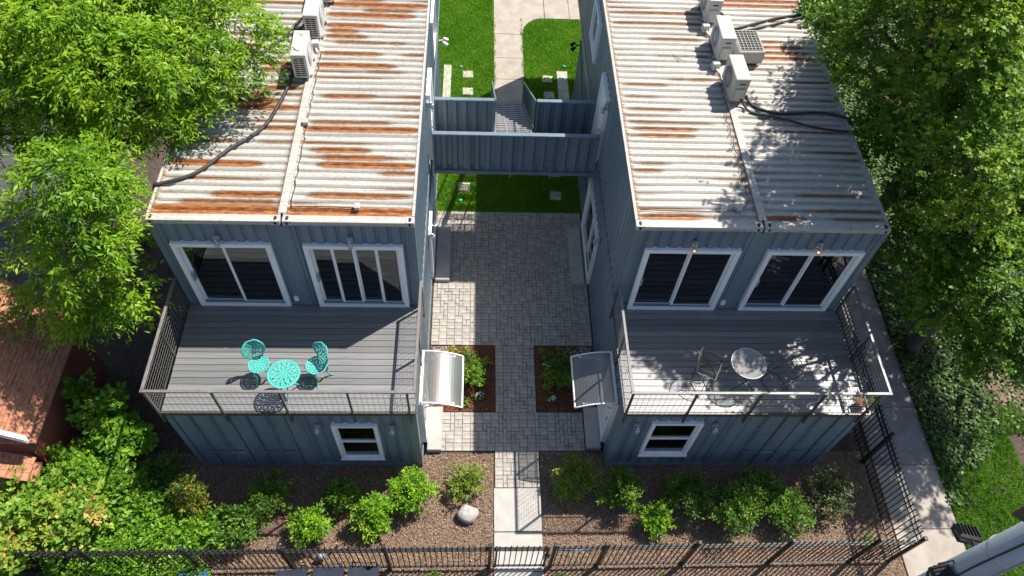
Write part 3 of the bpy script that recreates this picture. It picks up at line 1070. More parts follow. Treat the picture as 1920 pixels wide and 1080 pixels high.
def roof_panel(root, x0, x1, y0, y1, ztop, streaks, seed):
    """container roof: cross ribs of 0.2 m pitch with 'rust' per vertex from the streak list (y, xa, xb, strength)"""
    g = np.random.default_rng(seed)
    pr = corr_profile(y0, y1, 0.100, 0.007, 0.088, 0.040)
    pitch = 0.207
    nx = 36
    xs = np.linspace(x0, x1, nx + 1)
    ys_ = np.array([p[0] for p in pr])
    of = np.array([p[1] for p in pr])
    V = np.empty((len(pr), nx + 1, 3))
    V[:, :, 0] = xs[None, :]
    V[:, :, 1] = ys_[:, None]
    # slight oil-canning
    dent = 0.006 * np.sin(xs[None, :] * 2.1 + seed) * np.sin(ys_[:, None] * 1.3)
    # flatten ribs near the side rails
    e = np.minimum(1.0, np.minimum(xs - x0, x1 - xs) / 0.06)
    V[:, :, 2] = ztop - 0.004 - of[:, None] * e[None, :] + dent
    rust = np.zeros((len(pr), nx + 1))
    val = of / 0.040
    extra = []
    for _ in range(26 if seed < 10 else 14):
        a_ = g.uniform(x0, x1 - 0.4)
        extra.append((g.uniform(y0, y1), a_, a_ + g.uniform(0.4, 1.9), g.uniform(0.16, 0.42 if seed < 10 else 0.28)))
    for (sy, xa, xb, st) in list(streaks) + extra:
        n_ribs = (len(pr) - 1) // 5
        p_ = (y1 - y0) / n_ribs
        sy = y0 + (math.floor((sy - y0) / p_) + 0.5) * p_          # streaks sit in the valleys
        dy = np.abs(ys_ - sy)
        wy = np.clip(1.45 - dy / (0.085 if seed < 10 else 0.062), 0, 1)
        soft = 0.35
        wx = np.clip((xs - xa) / soft + 0.5, 0, 1) * np.clip((xb - xs) / soft + 0.5, 0, 1)
        rust = np.maximum(rust, 2.0 * st * wy[:, None] * wx[None, :] * (0.68 + 0.32 * val[:, None]))
    # light general staining that collects in the valleys
    base = g.random(len(pr) // 5 + 2) ** 1.3 * 0.6
    gen = np.array([base[min(i // 5, len(base) - 1)] for i in range(len(pr))])
    rust = np.maximum(rust, (gen * val)[:, None] * (0.5 + 0.5 * np.sin(xs[None, :] * 1.7 + ys_[:, None] * 3)))
    # edges of the sheet rust first
    edge = np.exp(-np.minimum(xs - x0, x1 - xs) / 0.07) * 0.48 * (0.6 + 0.4 * np.sin(seed * 3.0))
    rust = np.maximum(rust, edge[None, :])
    idx = np.arange(len(pr) * (nx + 1)).reshape(len(pr), nx + 1)
    F = np.stack([idx[:-1, :-1].ravel(), idx[:-1, 1:].ravel(), idx[1:, 1:].ravel(), idx[1:, :-1].ravel()], 1)
    me = np_mesh('roof', V.reshape(-1, 3), F, 'white_roof')
    at = me.attributes.new('rust', 'FLOAT', 'POINT')
    at.data.foreach_set('value', rust.ravel().astype(np.float32))
    return put('roof', me, root)


def casting_mesh():
    """corner casting block with oval holes on top and front"""
    mb = MB()
    mb.bevbox(-0.085, 0.085, -0.08, 0.085, -0.118, 0.0, 0.006)
    return mb.mesh('corner_casting', 'white_roof')


CAST = casting_mesh()
_h = MB()
_h.prism([(0.030 * math.cos(a) , 0.055 * math.sin(a)) for a in [i * math.pi / 6 for i in range(12)]], 0.0005, 0.003)
CAST_HOLE = _h.mesh('casting_hole', 'dark_hole')
_h = MB()
_h.prism([(0.028 * math.cos(a), 0.036 * math.sin(a)) for a in [i * math.pi / 6 for i in range(12)]], 0.0005, 0.003)
CAST_HOLE2 = _h.mesh('casting_front_hole', 'dark_hole')


def house(x0, x1, inner, label, streaks):
    """two containers wide, two high; inner = +1 when the courtyard lies at x1, -1 when at x0"""
    t = thing('container_house', label, 'house', ((x0 + x1) / 2, 0, 0))
    t.location = (0, 0, 0)
    mid = (x0 + x1) / 2
    gapc = 0.022
    lo, up = [], []
    cx = [(x0, mid - gapc), (mid + gapc, x1)]
    inner_i = 1 if inner > 0 else 0
    xi = x1 if inner > 0 else x0
    xo = x0 if inner > 0 else x1
    inn = -inner          # direction from the inner wall into the house
    # ---------- lower front
    ci = cx[inner_i]
    co = cx[1 - inner_i]
    if inner > 0:
        win = (-3.33, -2.40, 0.54, 2.24)
    else:
        win = (3.25, 4.32, 0.73, 2.38)
    fwall = corr_wall(MB(), 'y', 0.02, ci[0] + 0.12, ci[1] - 0.12, 0.14, H - 0.12, 1, [(win[0] + 0.02, win[1] - 0.02, win[2] + 0.02, win[3] - 0.02)])
    fwall.build('front_wall', 'blue_paint', t)
    w = sash(t, 'y', 0.0, win[0], win[1], win[2], win[3], -1, 'window', [], trim=0.07, slide=False, flip=True, sw=0.03)
    MB().box(win[0] + 0.08, win[1] - 0.08, -0.012, 0.06, (win[2] + win[3]) / 2 - 0.022, (win[2] + win[3]) / 2 + 0.022).build('meeting_rail', 'white_trim', w)
    MB().box(win[0] - 0.02, win[1] + 0.02, -0.075, -0.0515, win[2] - 0.02, win[2] + 0.03).build('sill', 'white_trim', w)
    # cargo doors of the outer container
    dw = (co[1] - co[0] - 0.24) / 2
    for k in range(2):
        d0 = co[0] + 0.12 + k * dw + 0.006
        d1 = d0 + dw - 0.012
        mb = MB().box(d0, d1, 0.035, 0.07, 0.15, H - 0.13)
        cols = [d0 + (d1 - d0) * q for q in (0, 0.34, 0.67, 1.0)]
        rows = [0.15, 0.15 + (H - 0.28) * 0.30, 0.15 + (H - 0.28) * 0.63, H - 0.13]
        for a, b in zip(cols[:-1], cols[1:]):
            for c, d in zip(rows[:-1], rows[1:]):
                mb.box(a + 0.018, b - 0.018, 0.012, 0.0345, c + 0.006, d - 0.006)
        dr = mb.build('cargo_door', 'blue_paint', t)
        for q in (0.30, 0.70):
            xx = d0 + (d1 - d0) * q
            rod = MB().tube([(xx, -0.012, 0.12), (xx, -0.012, H - 0.10)], 0.014, 6)
            for zz in (0.35, 1.2, 2.1):
                rod.box(xx - 0.035, xx + 0.035, -0.02, 0.0115, zz - 0.03, zz + 0.03)
            rod.build('lock_rod', 'blue_paint', dr)
            MB().box(xx - 0.02, xx + 0.26, -0.038, -0.024, 0.86, 0.895).build('door_handle', 'galvanised' if k == 0 and q > 0.5 else 'blue_paint', dr)
    # ---------- openings in the inner long wall
    if inner > 0:
        lo_glass = (5.20, 7.15, 0.10, 2.0)
        up_glass = (9.3, 10.5, 3.95, 5.1)
    else:
        lo_glass = (5.08, 7.18, 0.08, 2.0)
        up_glass = (9.35, 10.6, 3.95, 5.15)
    hl = [(lo_glass[0] + 0.02, lo_glass[1] - 0.02, lo_glass[2] + 0.02, lo_glass[3] - 0.02)]
    hu = [(up_glass[0] + 0.02, up_glass[1] - 0.02, up_glass[2] + 0.02, up_glass[3] - 0.02)]
    kw = dict(fo=0.072, sl=0.05, fi=0.070, depth=0.034)
    corr_wall(MB(), 'x', xi - inner * 0.012, 0.12, LEN_LOW - 0.12, 0.14, H - 0.12, inn, hl, **kw).build('side_wall', 'blue_paint', t)
    corr_wall(MB(), 'x', xo + inner * 0.012, 0.12, LEN_LOW - 0.12, 0.14, H - 0.12, inner, [], **kw).build('side_wall', 'blue_paint', t)
    corr_wall(MB(), 'x', xi - inner * 0.012, S + 0.12, S + LEN_UP - 0.12, H + 0.14, 2 * H - 0.10, inn, hu, **kw).build('side_wall', 'blue_paint', t)
    corr_wall(MB(), 'x', xo + inner * 0.012, S + 0.12, S + LEN_UP - 0.12, H + 0.14, 2 * H - 0.10, inner, [], **kw).build('side_wall', 'blue_paint', t)
    corr_wall(MB(), 'y', LEN_LOW, x0 + 0.12, x1 - 0.12, 0.14, H - 0.12, -1).build('back_wall', 'blue_paint', t)
    corr_wall(MB(), 'y', S + LEN_UP, x0 + 0.12, x1 - 0.12, H + 0.14, 2 * H - 0.1, -1).build('back_wall', 'blue_paint', t)
    side_out = 1 if inner > 0 else -1
    sash(t, 'x', xi, lo_glass[0], lo_glass[1], lo_glass[2], lo_glass[3], side_out, 'patio_door', [0.5], trim=0.10)
    sash(t, 'x', xi, up_glass[0], up_glass[1], up_glass[2], up_glass[3], side_out, 'window', [0.5], trim=0.08, slide=False)
    # solid white doors: front entrance and the one onto the footbridge
    def slab_door(y0, y1, z0, z1):
        mb = MB()
        a, b = sorted((xi - inner * 0.05, xi + inner * 0.075))
        fr_ = MB()
        frame_rect(fr_, 'x', 0, y0, y1, z0, z1, 0.09, a, b, bottom=0.03)
        f_ = fr_.build('door', 'white_trim', t)
        c, d = sorted((xi - inner * 0.03, xi + inner * 0.030))
        mb.box(c, d, y0 + 0.092, y1 - 0.092, z0 + 0.032, z1 - 0.092)
        for (p0, p1) in ((0.10, 0.42), (0.50, 0.94)):
            e, f = sorted((xi + inner * 0.031, xi + inner * 0.045))
            hh_ = z1 - z0
            mb.box(e, f, y0 + 0.20, y1 - 0.20, z0 + hh_ * p0, z0 + hh_ * p1)
        mb.build('leaf', 'white_trim', f_)
        e, f = sorted((xi + inner * 0.035, xi + inner * 0.095))
        MB().box(e, f, y0 + 0.12, y0 + 0.17, z0 + 0.95, z0 + 1.02).build('handle', 'galvanised', f_)
    slab_door(0.52, 1.55, 0.14, 2.08)
    slab_door(6.90, 7.86, H + 0.04, H + 2.10)
    # ---------- frames: corner posts, rails
    for (a, b) in cx:
        for (ya, yb, za, zb) in ((0.0, LEN_LOW, 0.0, H - 0.002), (S, S + LEN_UP, H + 0.002, 2 * H - 0.12)):
            for (pa, pb_) in ((a, a + 0.12), (b - 0.12, b)):
                MB().box(pa, pb_, ya, ya + 0.12, za, zb).build('corner_post', 'blue_paint', t)
                MB().box(pa, pb_, yb - 0.12, yb, za, zb).build('corner_post', 'blue_paint', t)
            MB().box(a + 0.12, b - 0.12, ya + 0.004, ya + 0.10, za + 0.001, za + 0.14).build('front_sill', 'blue_paint', t)
            if za < 1:
                MB().box(a + 0.12, b - 0.12, ya + 0.004, ya + 0.10, zb - 0.12, zb - 0.001).build('front_header', 'blue_paint', t)
    MB().box(mid - 0.10, mid + 0.10, -0.006, -0.001, 0.02, H - 0.12).build('cover_plate', 'blue_paint', t)
    MB().box(mid - 0.135, mid + 0.135, S - 0.006, S - 0.001, H + 0.04, 2 * H - 0.125).build('cover_plate', 'blue_paint', t)
    rl = MB()
    for xw, s in ((xi, -inner), (xo, inner)):
        a, b = sorted((xw, xw + s * 0.07))
        rl.box(a, b, 0.12, LEN_LOW - 0.12, 0.0, 0.14)
        rl.box(a, b, 0.12, LEN_LOW - 0.12, H - 0.12, H - 0.003)
        rl.box(a, b, S + 0.12, S + LEN_UP - 0.12, H + 0.003, H + 0.14)
        rl.box(a, b, S + 0.085, S + LEN_UP - 0.085, 2 * H - 0.10, 2 * H - 0.035)
    rl.build('side_rail', 'blue_paint', t)
    # ---------- upper front with two sliding doors
    if inner > 0:
        doors = [(-6.26, -4.36, H + 0.03, H + 2.16, [0.5], None), (-3.76, -1.84, H + 0.03, H + 2.14, [0.25, 0.5, 0.75], None)]
    else:
        doors = [(2.90, 4.83, H + 0.03, H + 2.15, [0.5], (4.25, 4.72)), (5.37, 7.34, H + 0.03, H + 2.14, [0.5], (6.7, 7.22))]
    for (a, b), dd in zip(cx, doors):
        corr_wall(MB(), 'y', S + 0.015, a + 0.12, b - 0.12, H + 0.14, 2 * H - 0.10, 1, [(dd[0] + 0.02, dd[1] - 0.02, H, dd[3] - 0.02)]).build('front_wall', 'blue_paint', t)
    for dd in doors:
        sash(t, 'y', S, dd[0], dd[1], dd[2], dd[3], -1, 'sliding_door', dd[4], trim=0.10, curtain=dd[5])
    # small outlet box
    ox = doors[0][1] + 0.10
    MB().box(ox, ox + 0.09, S - 0.035, S + 0.012, H + 0.22, H + 0.36).build('outlet_box', 'white_trim', t)
    # ---------- roofs
    for k, (a, b) in enumerate(cx):
        r = roof_panel(t, a + 0.055, b - 0.055, S + 0.17, S + LEN_UP - 0.17, 2 * H, streaks[k], 5 + k + (10 if inner < 0 else 0))
        hd = MB()
        hd.bevbox(a + 0.17, b - 0.17, S + 0.001, S + 0.168, 2 * H - 0.10, 2 * H + 0.002, 0.006)
        hd.box(a + 0.17, b - 0.17, S + LEN_UP - 0.168, S + LEN_UP, 2 * H - 0.10, 2 * H + 0.002)
        hd.box(a, a + 0.052, S + 0.172, S + LEN_UP - 0.17, 2 * H - 0.034, 2 * H + 0.010)
        hd.box(b - 0.052, b, S + 0.172, S + LEN_UP - 0.17, 2 * H - 0.034, 2 * H + 0.010)
        hd.build('roof_header', 'white_roof', r)
        for xc in (a + 0.085, b - 0.085):
            c = put('corner_casting', CAST, r, (xc, S + 0.08, 2 * H + 0.008))
            put('casting_hole', CAST_HOLE, r, (xc, S + 0.083, 2 * H + 0.008))
            put('casting_hole', CAST_HOLE2, r, (xc, S, 2 * H - 0.052), (math.pi / 2, 0, 0))
    MB().bevbox(mid - 0.075, mid + 0.075, S + 0.20, S + LEN_UP - 0.2, 2 * H + 0.0105, 2 * H + 0.026, 0.008).build('seam_strip', 'white_roof', t)
    # ---------- floors that close the boxes
    MB().box(x0 + 0.05, x1 - 0.05, 0.11, LEN_LOW - 0.13, H - 0.09, H - 0.02).build('lower_ceiling', 'blue_paint', t)
    MB().box(x0 + 0.05, x1 - 0.05, LEN_LOW - 0.10, S + LEN_UP - 0.13, H + 0.01, H + 0.09).build('cantilever_floor', 'blue_paint', t)
    # ---------- deck
    dk = MB()
    for yy in np.linspace(0.10, S - 0.12, 5):
        dk.box(x0 + 0.03, x1 - 0.03, yy, yy + 0.05, H - 0.015, H + 0.008)
    dk.box(x0 + 0.01, x1 - 0.01, -0.022, -0.002, H - 0.11, H + 0.032)
    deck = dk.build('deck', 'rail_dark', t)
    n = 17
    pw = (S - 0.004) / n
    pm_ = MB().bevbox(x0 + 0.008 - mid, x1 - 0.008 - mid, 0.0045, pw - 0.0045, 0.0, 0.027, 0.004).mesh('plank', 'plank_grey')
    for k in range(n):
        put('plank', pm_, deck, (mid + random.uniform(-.003, .003), k * pw, H + 0.009))
    # ---------- railing round the deck
    zt = H + 1.0
    top = MB()
    fy = -0.052
    xl, xr = x0 - 0.03, x1 + 0.03
    top.bevbox(xl - 0.03, xr + 0.03, fy - 0.028, fy + 0.028, zt - 0.035, zt, 0.006)
    top.bevbox(xl - 0.028, xl + 0.028, fy + 0.029, S - 0.02, zt - 0.035, zt, 0.006)
    top.bevbox(xr - 0.028, xr + 0.028, fy + 0.029, S - 0.02, zt - 0.035, zt, 0.006)
    rail = top.build('railing', 'rail_grey', t)
    bot = MB()
    bot.box(xl, xr, fy - 0.012, fy + 0.012, H + 0.06, H + 0.085)
    bot.box(xl - 0.012, xl + 0.012, fy + 0.013, S - 0.02, H + 0.06, H + 0.085)
    bot.box(xr - 0.012, xr + 0.012, fy + 0.013, S - 0.02, H + 0.06, H + 0.085)
    bot.build('bottom_rail', 'rail_dark', rail)
    postm = MB().box(-0.019, 0.019, -0.022, 0.022, H - 0.32, zt - 0.036).mesh('post', 'rail_dark')
    px = [xl + 0.02] + list(np.linspace(xl, xr, 5)[1:-1]) + [xr - 0.14]
    for xx in px:
        put('post', postm, rail, (xx, fy + 0.003, 0))
    for xx in (xl, xr):
        for yy in (1.25, S - 0.05):
            put('post', postm, rail, (xx, yy, 0))
    # welded wire panels
    def wires(p, q):
        mb = MB()
        L = math.hypot(q[0] - p[0], q[1] - p[1])
        ux, uy = (q[0] - p[0]) / L, (q[1] - p[1]) / L
        nn = int(L / 0.102)
        for k in range(1, nn):
            d = L * k / nn
            mb.tube([(p[0] + ux * d, p[1] + uy * d, H + 0.085), (p[0] + ux * d, p[1] + uy * d, zt - 0.035)], 0.0034, 4, False)
        for k in range(1, 9):
            z = H + 0.085 + (0.88) * k / 9
            mb.tube([(p[0], p[1], z), (q[0], q[1], z)], 0.0034, 4, False)
        mb.build('wire_panel', 'wire_steel', rail)
    pxs = sorted(px)
    for a, b in zip(pxs[:-1], pxs[1:]):
        wires((a + 0.02, fy), (b - 0.02, fy))
    for xx in (xl, xr):
        wires((xx, fy + 0.02), (xx, 1.23))
        wires((xx, 1.27), (xx, S - 0.08))
    return t


LS = [[(2.84, -6.45, -4.15, 1.7), (3.24, -5.4, -4.1, .55), (3.04, -6.0, -4.2, .30), (3.95, -6.4, -4.7, .60), (5.62, -5.9, -4.3, .65), (5.85, -5.9, -4.6, .75), (6.05, -5.8, -4.9, .55),
       (6.3, -5.2, -4.2, .40), (6.9, -5.1, -4.15, .6), (7.1, -5.2, -4.15, .45), (7.95, -6.0, -4.3, .3), (4.55, -6.0, -5.2, .2), (9.3, -6.2, -4.2, .3), (10.4, -6.2, -4.2, .5)],
      [(2.76, -3.9, -1.7, 1.7), (3.15, -3.6, -1.75, .40), (3.92, -3.5, -1.7, .62), (4.14, -3.5, -2.3, .42), (4.36, -3.7, -2.6, .42), (4.97, -3.95, -1.65, .65), (5.2, -3.8, -2.9, .3), (6.1, -3.7, -2.6, .38),
       (7.1, -3.95, -2.3, .62), (7.34, -3.95, -2.6, .35), (8.0, -3.85, -3.0, .5), (8.2, -3.85, -3.2, .45), (8.5, -3.9, -2.6, .55), (8.8, -3.9, -2.0, .7), (9.2, -3.9, -1.7, .85), (9.6, -3.9, -1.7, .8), (10.3, -3.9, -1.7, .7)]]
RS = [[(2.76, 2.75, 3.9, .70), (3.96, 2.7, 3.3, .34), (4.97, 3.0, 4.1, .52), (5.18, 2.9, 4.2, .55), (5.4, 2.8, 3.6, .34), (5.85, 2.8, 4.0, .3), (6.2, 2.75, 3.6, .25), (6.6, 2.8, 3.8, .35), (4.2, 2.8, 3.5, .25),
       (6.75, 4.3, 4.85, .4), (8.3, 3.6, 4.85, .4), (8.8, 2.8, 4.9, .45), (9.2, 3.0, 4.9, .45), (7.6, 4.6, 4.9, .4)],
      [(2.76, 5.2, 5.9, .60), (7.55, 5.8, 7.3, .70), (7.76, 5.7, 7.2, .60), (7.98, 5.8, 7.1, .60), (8.2, 5.8, 6.8, .5), (9.7, 5.4, 7.5, 1.1), (9.9, 5.4, 7.5, 1.1), (10.1, 5.3, 7.5, 1.0), (10.3, 5.3, 7.5, 1.0)]]
house(LX[0], LX[1], 1, 'left blue grey container house with the rusty white roof and aqua furniture on its deck', LS)
house(RX[0], RX[1], -1, 'right blue grey container house with tree shadow over its roof', RS)


# ================================================================== FOOTBRIDGE AND STAIRS
fb = thing('footbridge', 'blue steel footbridge with corrugated parapets joining the two houses', 'footbridge', (0.5, 7.35, 0))
fb.location = (0, 0, 0)
bx0, bx1 = LX[1] + 0.085, RX[0] - 0.085
MB().box(bx0, bx1, 6.74, 7.96, H - 0.16, H - 0.03).build('floor_frame', 'blue_paint', fb)
gm = MB()
for k in range(40):
    xx = bx0 + 0.02 + (bx1 - bx0 - 0.06) * k / 39
    gm.box(xx, xx + 0.05, 6.80, 7.90, H - 0.029, H)
gm.build('floor_grating', 'grating', fb)
pw_ = dict(fo=0.10, sl=0.035, fi=0.10, depth=0.05)
corr_wall(MB(), 'y', 6.72, bx0, bx1, H - 0.10, H + 1.06, 1, **pw_).build('front_parapet', 'blue_paint', fb)
corr_wall(MB(), 'y', 7.93, bx0, 0.0, H - 0.02, H + 1.06, 1, **pw_).build('back_parapet', 'blue_paint', fb)
corr_wall(MB(), 'y', 7.93, 1.06, bx1, H - 0.02, H + 1.06, 1, **pw_).build('back_parapet', 'blue_paint', fb)
MB().bevbox(bx0, bx1, 6.685, 6.805, H + 1.061, H + 1.11, 0.008).build('top_rail', 'blue_paint', fb)
MB().bevbox(bx0, 0.0, 7.90, 8.01, H + 1.061, H + 1.11, 0.008).build('top_rail', 'blue_paint', fb)
MB().bevbox(1.06, bx1, 7.90, 8.01, H + 1.061, H + 1.11, 0.008).build('top_rail', 'blue_paint', fb)
MB().box(bx0, bx1, 6.66, 6.719, H - 0.20, H - 0.10).build('edge_beam', 'blue_paint', fb)
pmesh = MB().box(-0.02, 0.02, 6.672, 6.712, H - 0.32, H + 1.06).mesh('post', 'blue_paint')
for xx in (-0.62, 0.42, 1.42):
    put('post', pmesh, fb, (xx, 0, 0))

stc = thing('staircase', 'steel stairs with grated treads descending from the footbridge to the concrete walk', 'stairs', (0.53, 12.2, 0))
stc.location = (0, 0, 0)
nst = 14
tm = MB()
for k in range(5):
    tm.box(0.05, 1.01, k * 0.054, k * 0.054 + 0.026, -0.028, 0.0)
for xx in (0.05, 0.35, 0.68, 0.985):
    tm.box(xx, xx + 0.025, 0.027, 0.053, -0.026, -0.004)
    tm.box(xx, xx + 0.025, 0.081, 0.107, -0.026, -0.004)
    tm.box(xx, xx + 0.025, 0.135, 0.161, -0.026, -0.004)
    tm.box(xx, xx + 0.025, 0.189, 0.215, -0.026, -0.004)
tread_me = tm.mesh('tread', 'grating')
y_top, y_bot = 7.98, 12.15
for k in range(nst):
    put('tread', tread_me, stc, (0, y_top + (y_bot - y_top) * k / nst, H - 0.03 - (H - 0.1) * (k + 0.5) / nst))
for xx in (0.012, 1.014):
    m_ = MB()
    i = 0
    m_.v = [(xx, y_top, H - 0.32), (xx + 0.034, y_top, H - 0.32), (xx + 0.034, y_top, H - 0.02), (xx, y_top, H - 0.02),
            (xx, y_bot + 0.1, -0.02), (xx + 0.034, y_bot + 0.1, -0.02), (xx + 0.034, y_bot + 0.1, 0.18), (xx, y_bot + 0.1, 0.18)]
    m_.f = [(0, 1, 2, 3), (7, 6, 5, 4), (0, 4, 5, 1), (1, 5, 6, 2), (2, 6, 7, 3), (3, 7, 4, 0)]
    m_.build('stringer', 'blue_paint', stc)
    hr = MB().tube([(xx + 0.017, y_top + 0.02, H + 1.05), (xx + 0.017, y_bot, 0.98), (xx + 0.017, y_bot + 0.02, 0.0)], 0.024, 6)
    hr.tube([(xx + 0.017, y_top + 0.02, H + 0.15), (xx + 0.017, y_bot, 0.22)], 0.014, 6)
    for k in range(15):
        f = (k + 0.5) / 15
        yy = y_top + (y_bot - y_top) * f
        hr.tube([(xx + 0.017, yy, H - 0.10 - (H - 0.18) * f), (xx + 0.017, yy, H + 1.05 + (0.98 - H - 1.05) * f)], 0.010, 4, False)
    hr.build('handrail', 'blue_paint', stc)

# ================================================================== STEPS, CANOPIES, STONES
def concrete_step(x0, x1, y0, y1, h, label):
    tag(MB().bevbox(x0, x1, y0, y1, 0.0, h, 0.012).build('concrete_step', 'concrete_pale'), label, 'step', 'concrete door steps')


concrete_step(-1.50, -1.17, 0.33, 1.42, 0.16, 'pale concrete step under the sunlit door canopy of the left house')
concrete_step(2.20, 2.53, 0.38, 1.42, 0.16, 'pale concrete step under the shaded door canopy of the right house')
concrete_step(-1.50, -1.12, 5.15, 7.10, 0.14, 'long pale concrete step by the patio door of the left house')
concrete_step(2.17, 2.50, 5.08, 6.98, 0.14, 'long shaded concrete step by the patio door of the right house')


def canopy(xw, s, label):
    """curved translucent awning; xw wall plane, s outward direction"""
    t = thing('door_canopy', label, 'canopy', (xw, 1.1, 2.2), 0, 'curved door canopies')
    y0, y1 = -0.62, 0.62
    n = 14
    prof = []
    for k in range(n + 1):
        f = k / n
        prof.append((s * (0.03 + 0.85 * f), 0.06 - 0.27 * f * f + 0.05 * f))
    sh = MB()
    for p, q in zip(prof[:-1], prof[1:]):
        sh.quad((p[0], y0, p[1]), (q[0], y0, q[1]), (q[0], y1, q[1]), (p[0], y1, p[1]))
    sh.build('sheet', 'polycarbonate', t, True)
    for yy in (y0, y1):
        MB().tube([(p[0], yy, p[1] + 0.004) for p in prof], 0.018, 6).build('edge_trim', 'white_trim', t, True)
    MB().tube([(prof[-1][0], y0, prof[-1][1]), (prof[-1][0], y1, prof[-1][1])], 0.020, 6).build('front_trim', 'white_trim', t)
    MB().box(*sorted((s * 0.003, s * 0.045)), y0, y1, 0.03, 0.10).build('wall_trim', 'white_trim', t)
    for yy in (y0 + 0.06, y1 - 0.06):
        b = MB().tube([(s * 0.02, yy, -0.35), (s * 0.35, yy, -0.08), (s * 0.72, yy, -0.07)], 0.016, 6)
        b.tube([(s * 0.02, yy, -0.38), (s * 0.02, yy, 0.03)], 0.016, 6)
        b.build('bracket', 'white_trim', t, True)


canopy(LX[1] + 0.02, 1, 'curved translucent door canopy on the left house, gleaming in the sun')
canopy(RX[0] - 0.02, -1, 'curved translucent door canopy on the right house, half in shade')

STONE = MB().bevbox(-0.17, 0.17, -0.17, 0.17, -0.03, 0.035, 0.012).mesh('stepping_stone', 'stone_pale')
stones = [(-0.75, 13.65, 'far sunlit square stepping stone left of the concrete walk'), (-0.74, 12.80, 'sunlit square stepping stone behind the left parapet, left of the concrete walk'),
          (1.90, 13.50, 'half sunlit square stepping stone right of the stairs'), (1.92, 12.70, 'shaded square stepping stone right of the stairs'),
          (-0.77, 9.31, 'square stepping stone in the sun strip under the footbridge, farther of two'), (-0.79, 8.60, 'square stepping stone in the sun strip under the footbridge, nearer of two'),
          (1.92, 9.22, 'shaded square stepping stone right under the footbridge edge'), (1.90, 8.30, 'shaded square stepping stone nearest the patio on the right')]
for (x, y, lb) in stones:
    o = put('stepping_stone', STONE, None, (x, y, 0.0), (0, 0, random.uniform(-.12, .12)))
    tag(o, lb, 'stepping stone', 'stepping stones in the lawn')
o = tag(MB().bevbox(2.22, 2.58, 12.1, 13.9, -0.03, 0.04, 0.012).build('edging_slab', 'stone_pale'), 'pale slab against the right house wall on the lawn', 'slab', 'wall edging slabs')
o = tag(MB().bevbox(-1.56, -1.30, 11.9, 14.1, -0.03, 0.04, 0.012).build('edging_slab', 'stone_pale'), 'pale slab against the left house wall on the lawn', 'slab', 'wall edging slabs')
for (x, y, lb) in ((-0.88, 8.05, 'small teal irrigation cap in the sunny grass nearest the patio'), (2.5, 14.15, 'small teal irrigation cap by the right house wall'), (-0.98, 14.0, 'small teal irrigation cap left of the walk')):
    tag(MB().lathe([(0.045, -0.02), (0.05, 0.06), (0.035, 0.075)], (0, 0, 0), 10).build('irrigation_cap', 'teal_cap', loc=(x, y, 0.0)), lb, 'cap', 'irrigation caps')

# boulder in the front bed
g = np.random.default_rng(3)
bo = MB()
bo.lathe([(0.19, -0.02), (0.235, 0.06), (0.235, 0.15), (0.19, 0.215), (0.07, 0.235)], (0, 0, 0), 14)
bo.v = [(x * (1 + 0.10 * math.sin(4 * math.atan2(y, x) + 0.6)) + g.normal() * 0.012, y * 0.85 * (1 + 0.10 * math.sin(4 * math.atan2(y, x) + 0.6)) + g.normal() * 0.012, z + g.normal() * 0.008) for x, y, z in bo.v]
tag(bo.build('boulder', 'boulder', None, True, (-0.54, -1.15, 0.0)), 'pale rounded boulder on the mulch beside the front walk', 'boulder')


# ================================================================== LAMPS
def wall_lamp(x, y, z, label, nx=0, ny=-1, bulb='white_trim', cap='galvanised'):
    t = thing('wall_lamp', label, 'lamp', (x, y, z), math.atan2(ny, nx) + math.pi / 2, 'jar lamps on the walls')
    MB().box(-0.055, 0.055, -0.045, 0.0, -0.055, 0.055).build('back_box', 'galvanised', t)
    MB().tube([(0, -0.04, 0), (0, -0.10, 0.015), (0, -0.11, -0.02)], 0.028, 8).build('neck', cap, t, True)
    MB().lathe([(0.050, -0.02), (0.055, -0.05), (0.05, -0.055)], (0, -0.11, 0), 10).build('collar', cap, t, True)
    MB().lathe([(0.045, -0.055), (0.052, -0.10), (0.048, -0.16), (0.025, -0.185)], (0, -0.11, 0), 10).build('glass_jar', 'clear_glass', t, True)
    MB().lathe([(0.012, -0.06), (0.026, -0.10), (0.022, -0.14), (0.006, -0.155)], (0, -0.11, 0), 8).build('bulb', bulb, t, True)


wall_lamp(-5.33, S, 5.13, 'grey jar lamp above the left sliding door of the left house')
wall_lamp(-2.83, S, 5.13, 'grey jar lamp above the right sliding door of the left house')
wall_lamp(3.85, S, 5.15, 'jar lamp with glowing bulb above the left sliding door of the right house', bulb='warm_bulb')
wall_lamp(6.33, S, 5.15, 'jar lamp with glowing bulb above the right sliding door of the right house', bulb='warm_bulb')
wall_lamp(-3.61, -0.0, 2.20, 'jar lamp left of the small ground floor window on the left house')
wall_lamp(-2.10, -0.0, 2.16, 'jar lamp right of the small ground floor window on the left house')
wall_lamp(2.95, -0.0, 2.26, 'jar lamp left of the small ground floor window on the right house')
wall_lamp(4.58, -0.0, 2.26, 'jar lamp right of the small ground floor window on the right house')
wall_lamp(RX[0], 6.80, 4.75, 'jar lamp beside the footbridge door of the right house', -1, 0)
wall_lamp(LX[1], 6.80, 4.75, 'jar lamp beside the footbridge door of the left house', 1, 0)
wall_lamp(RX[0], 4.95, 2.15, 'jar lamp by the patio door of the right house', -1, 0)
wall_lamp(LX[1], 5.05, 2.15, 'jar lamp by the patio door of the left house', 1, 0)


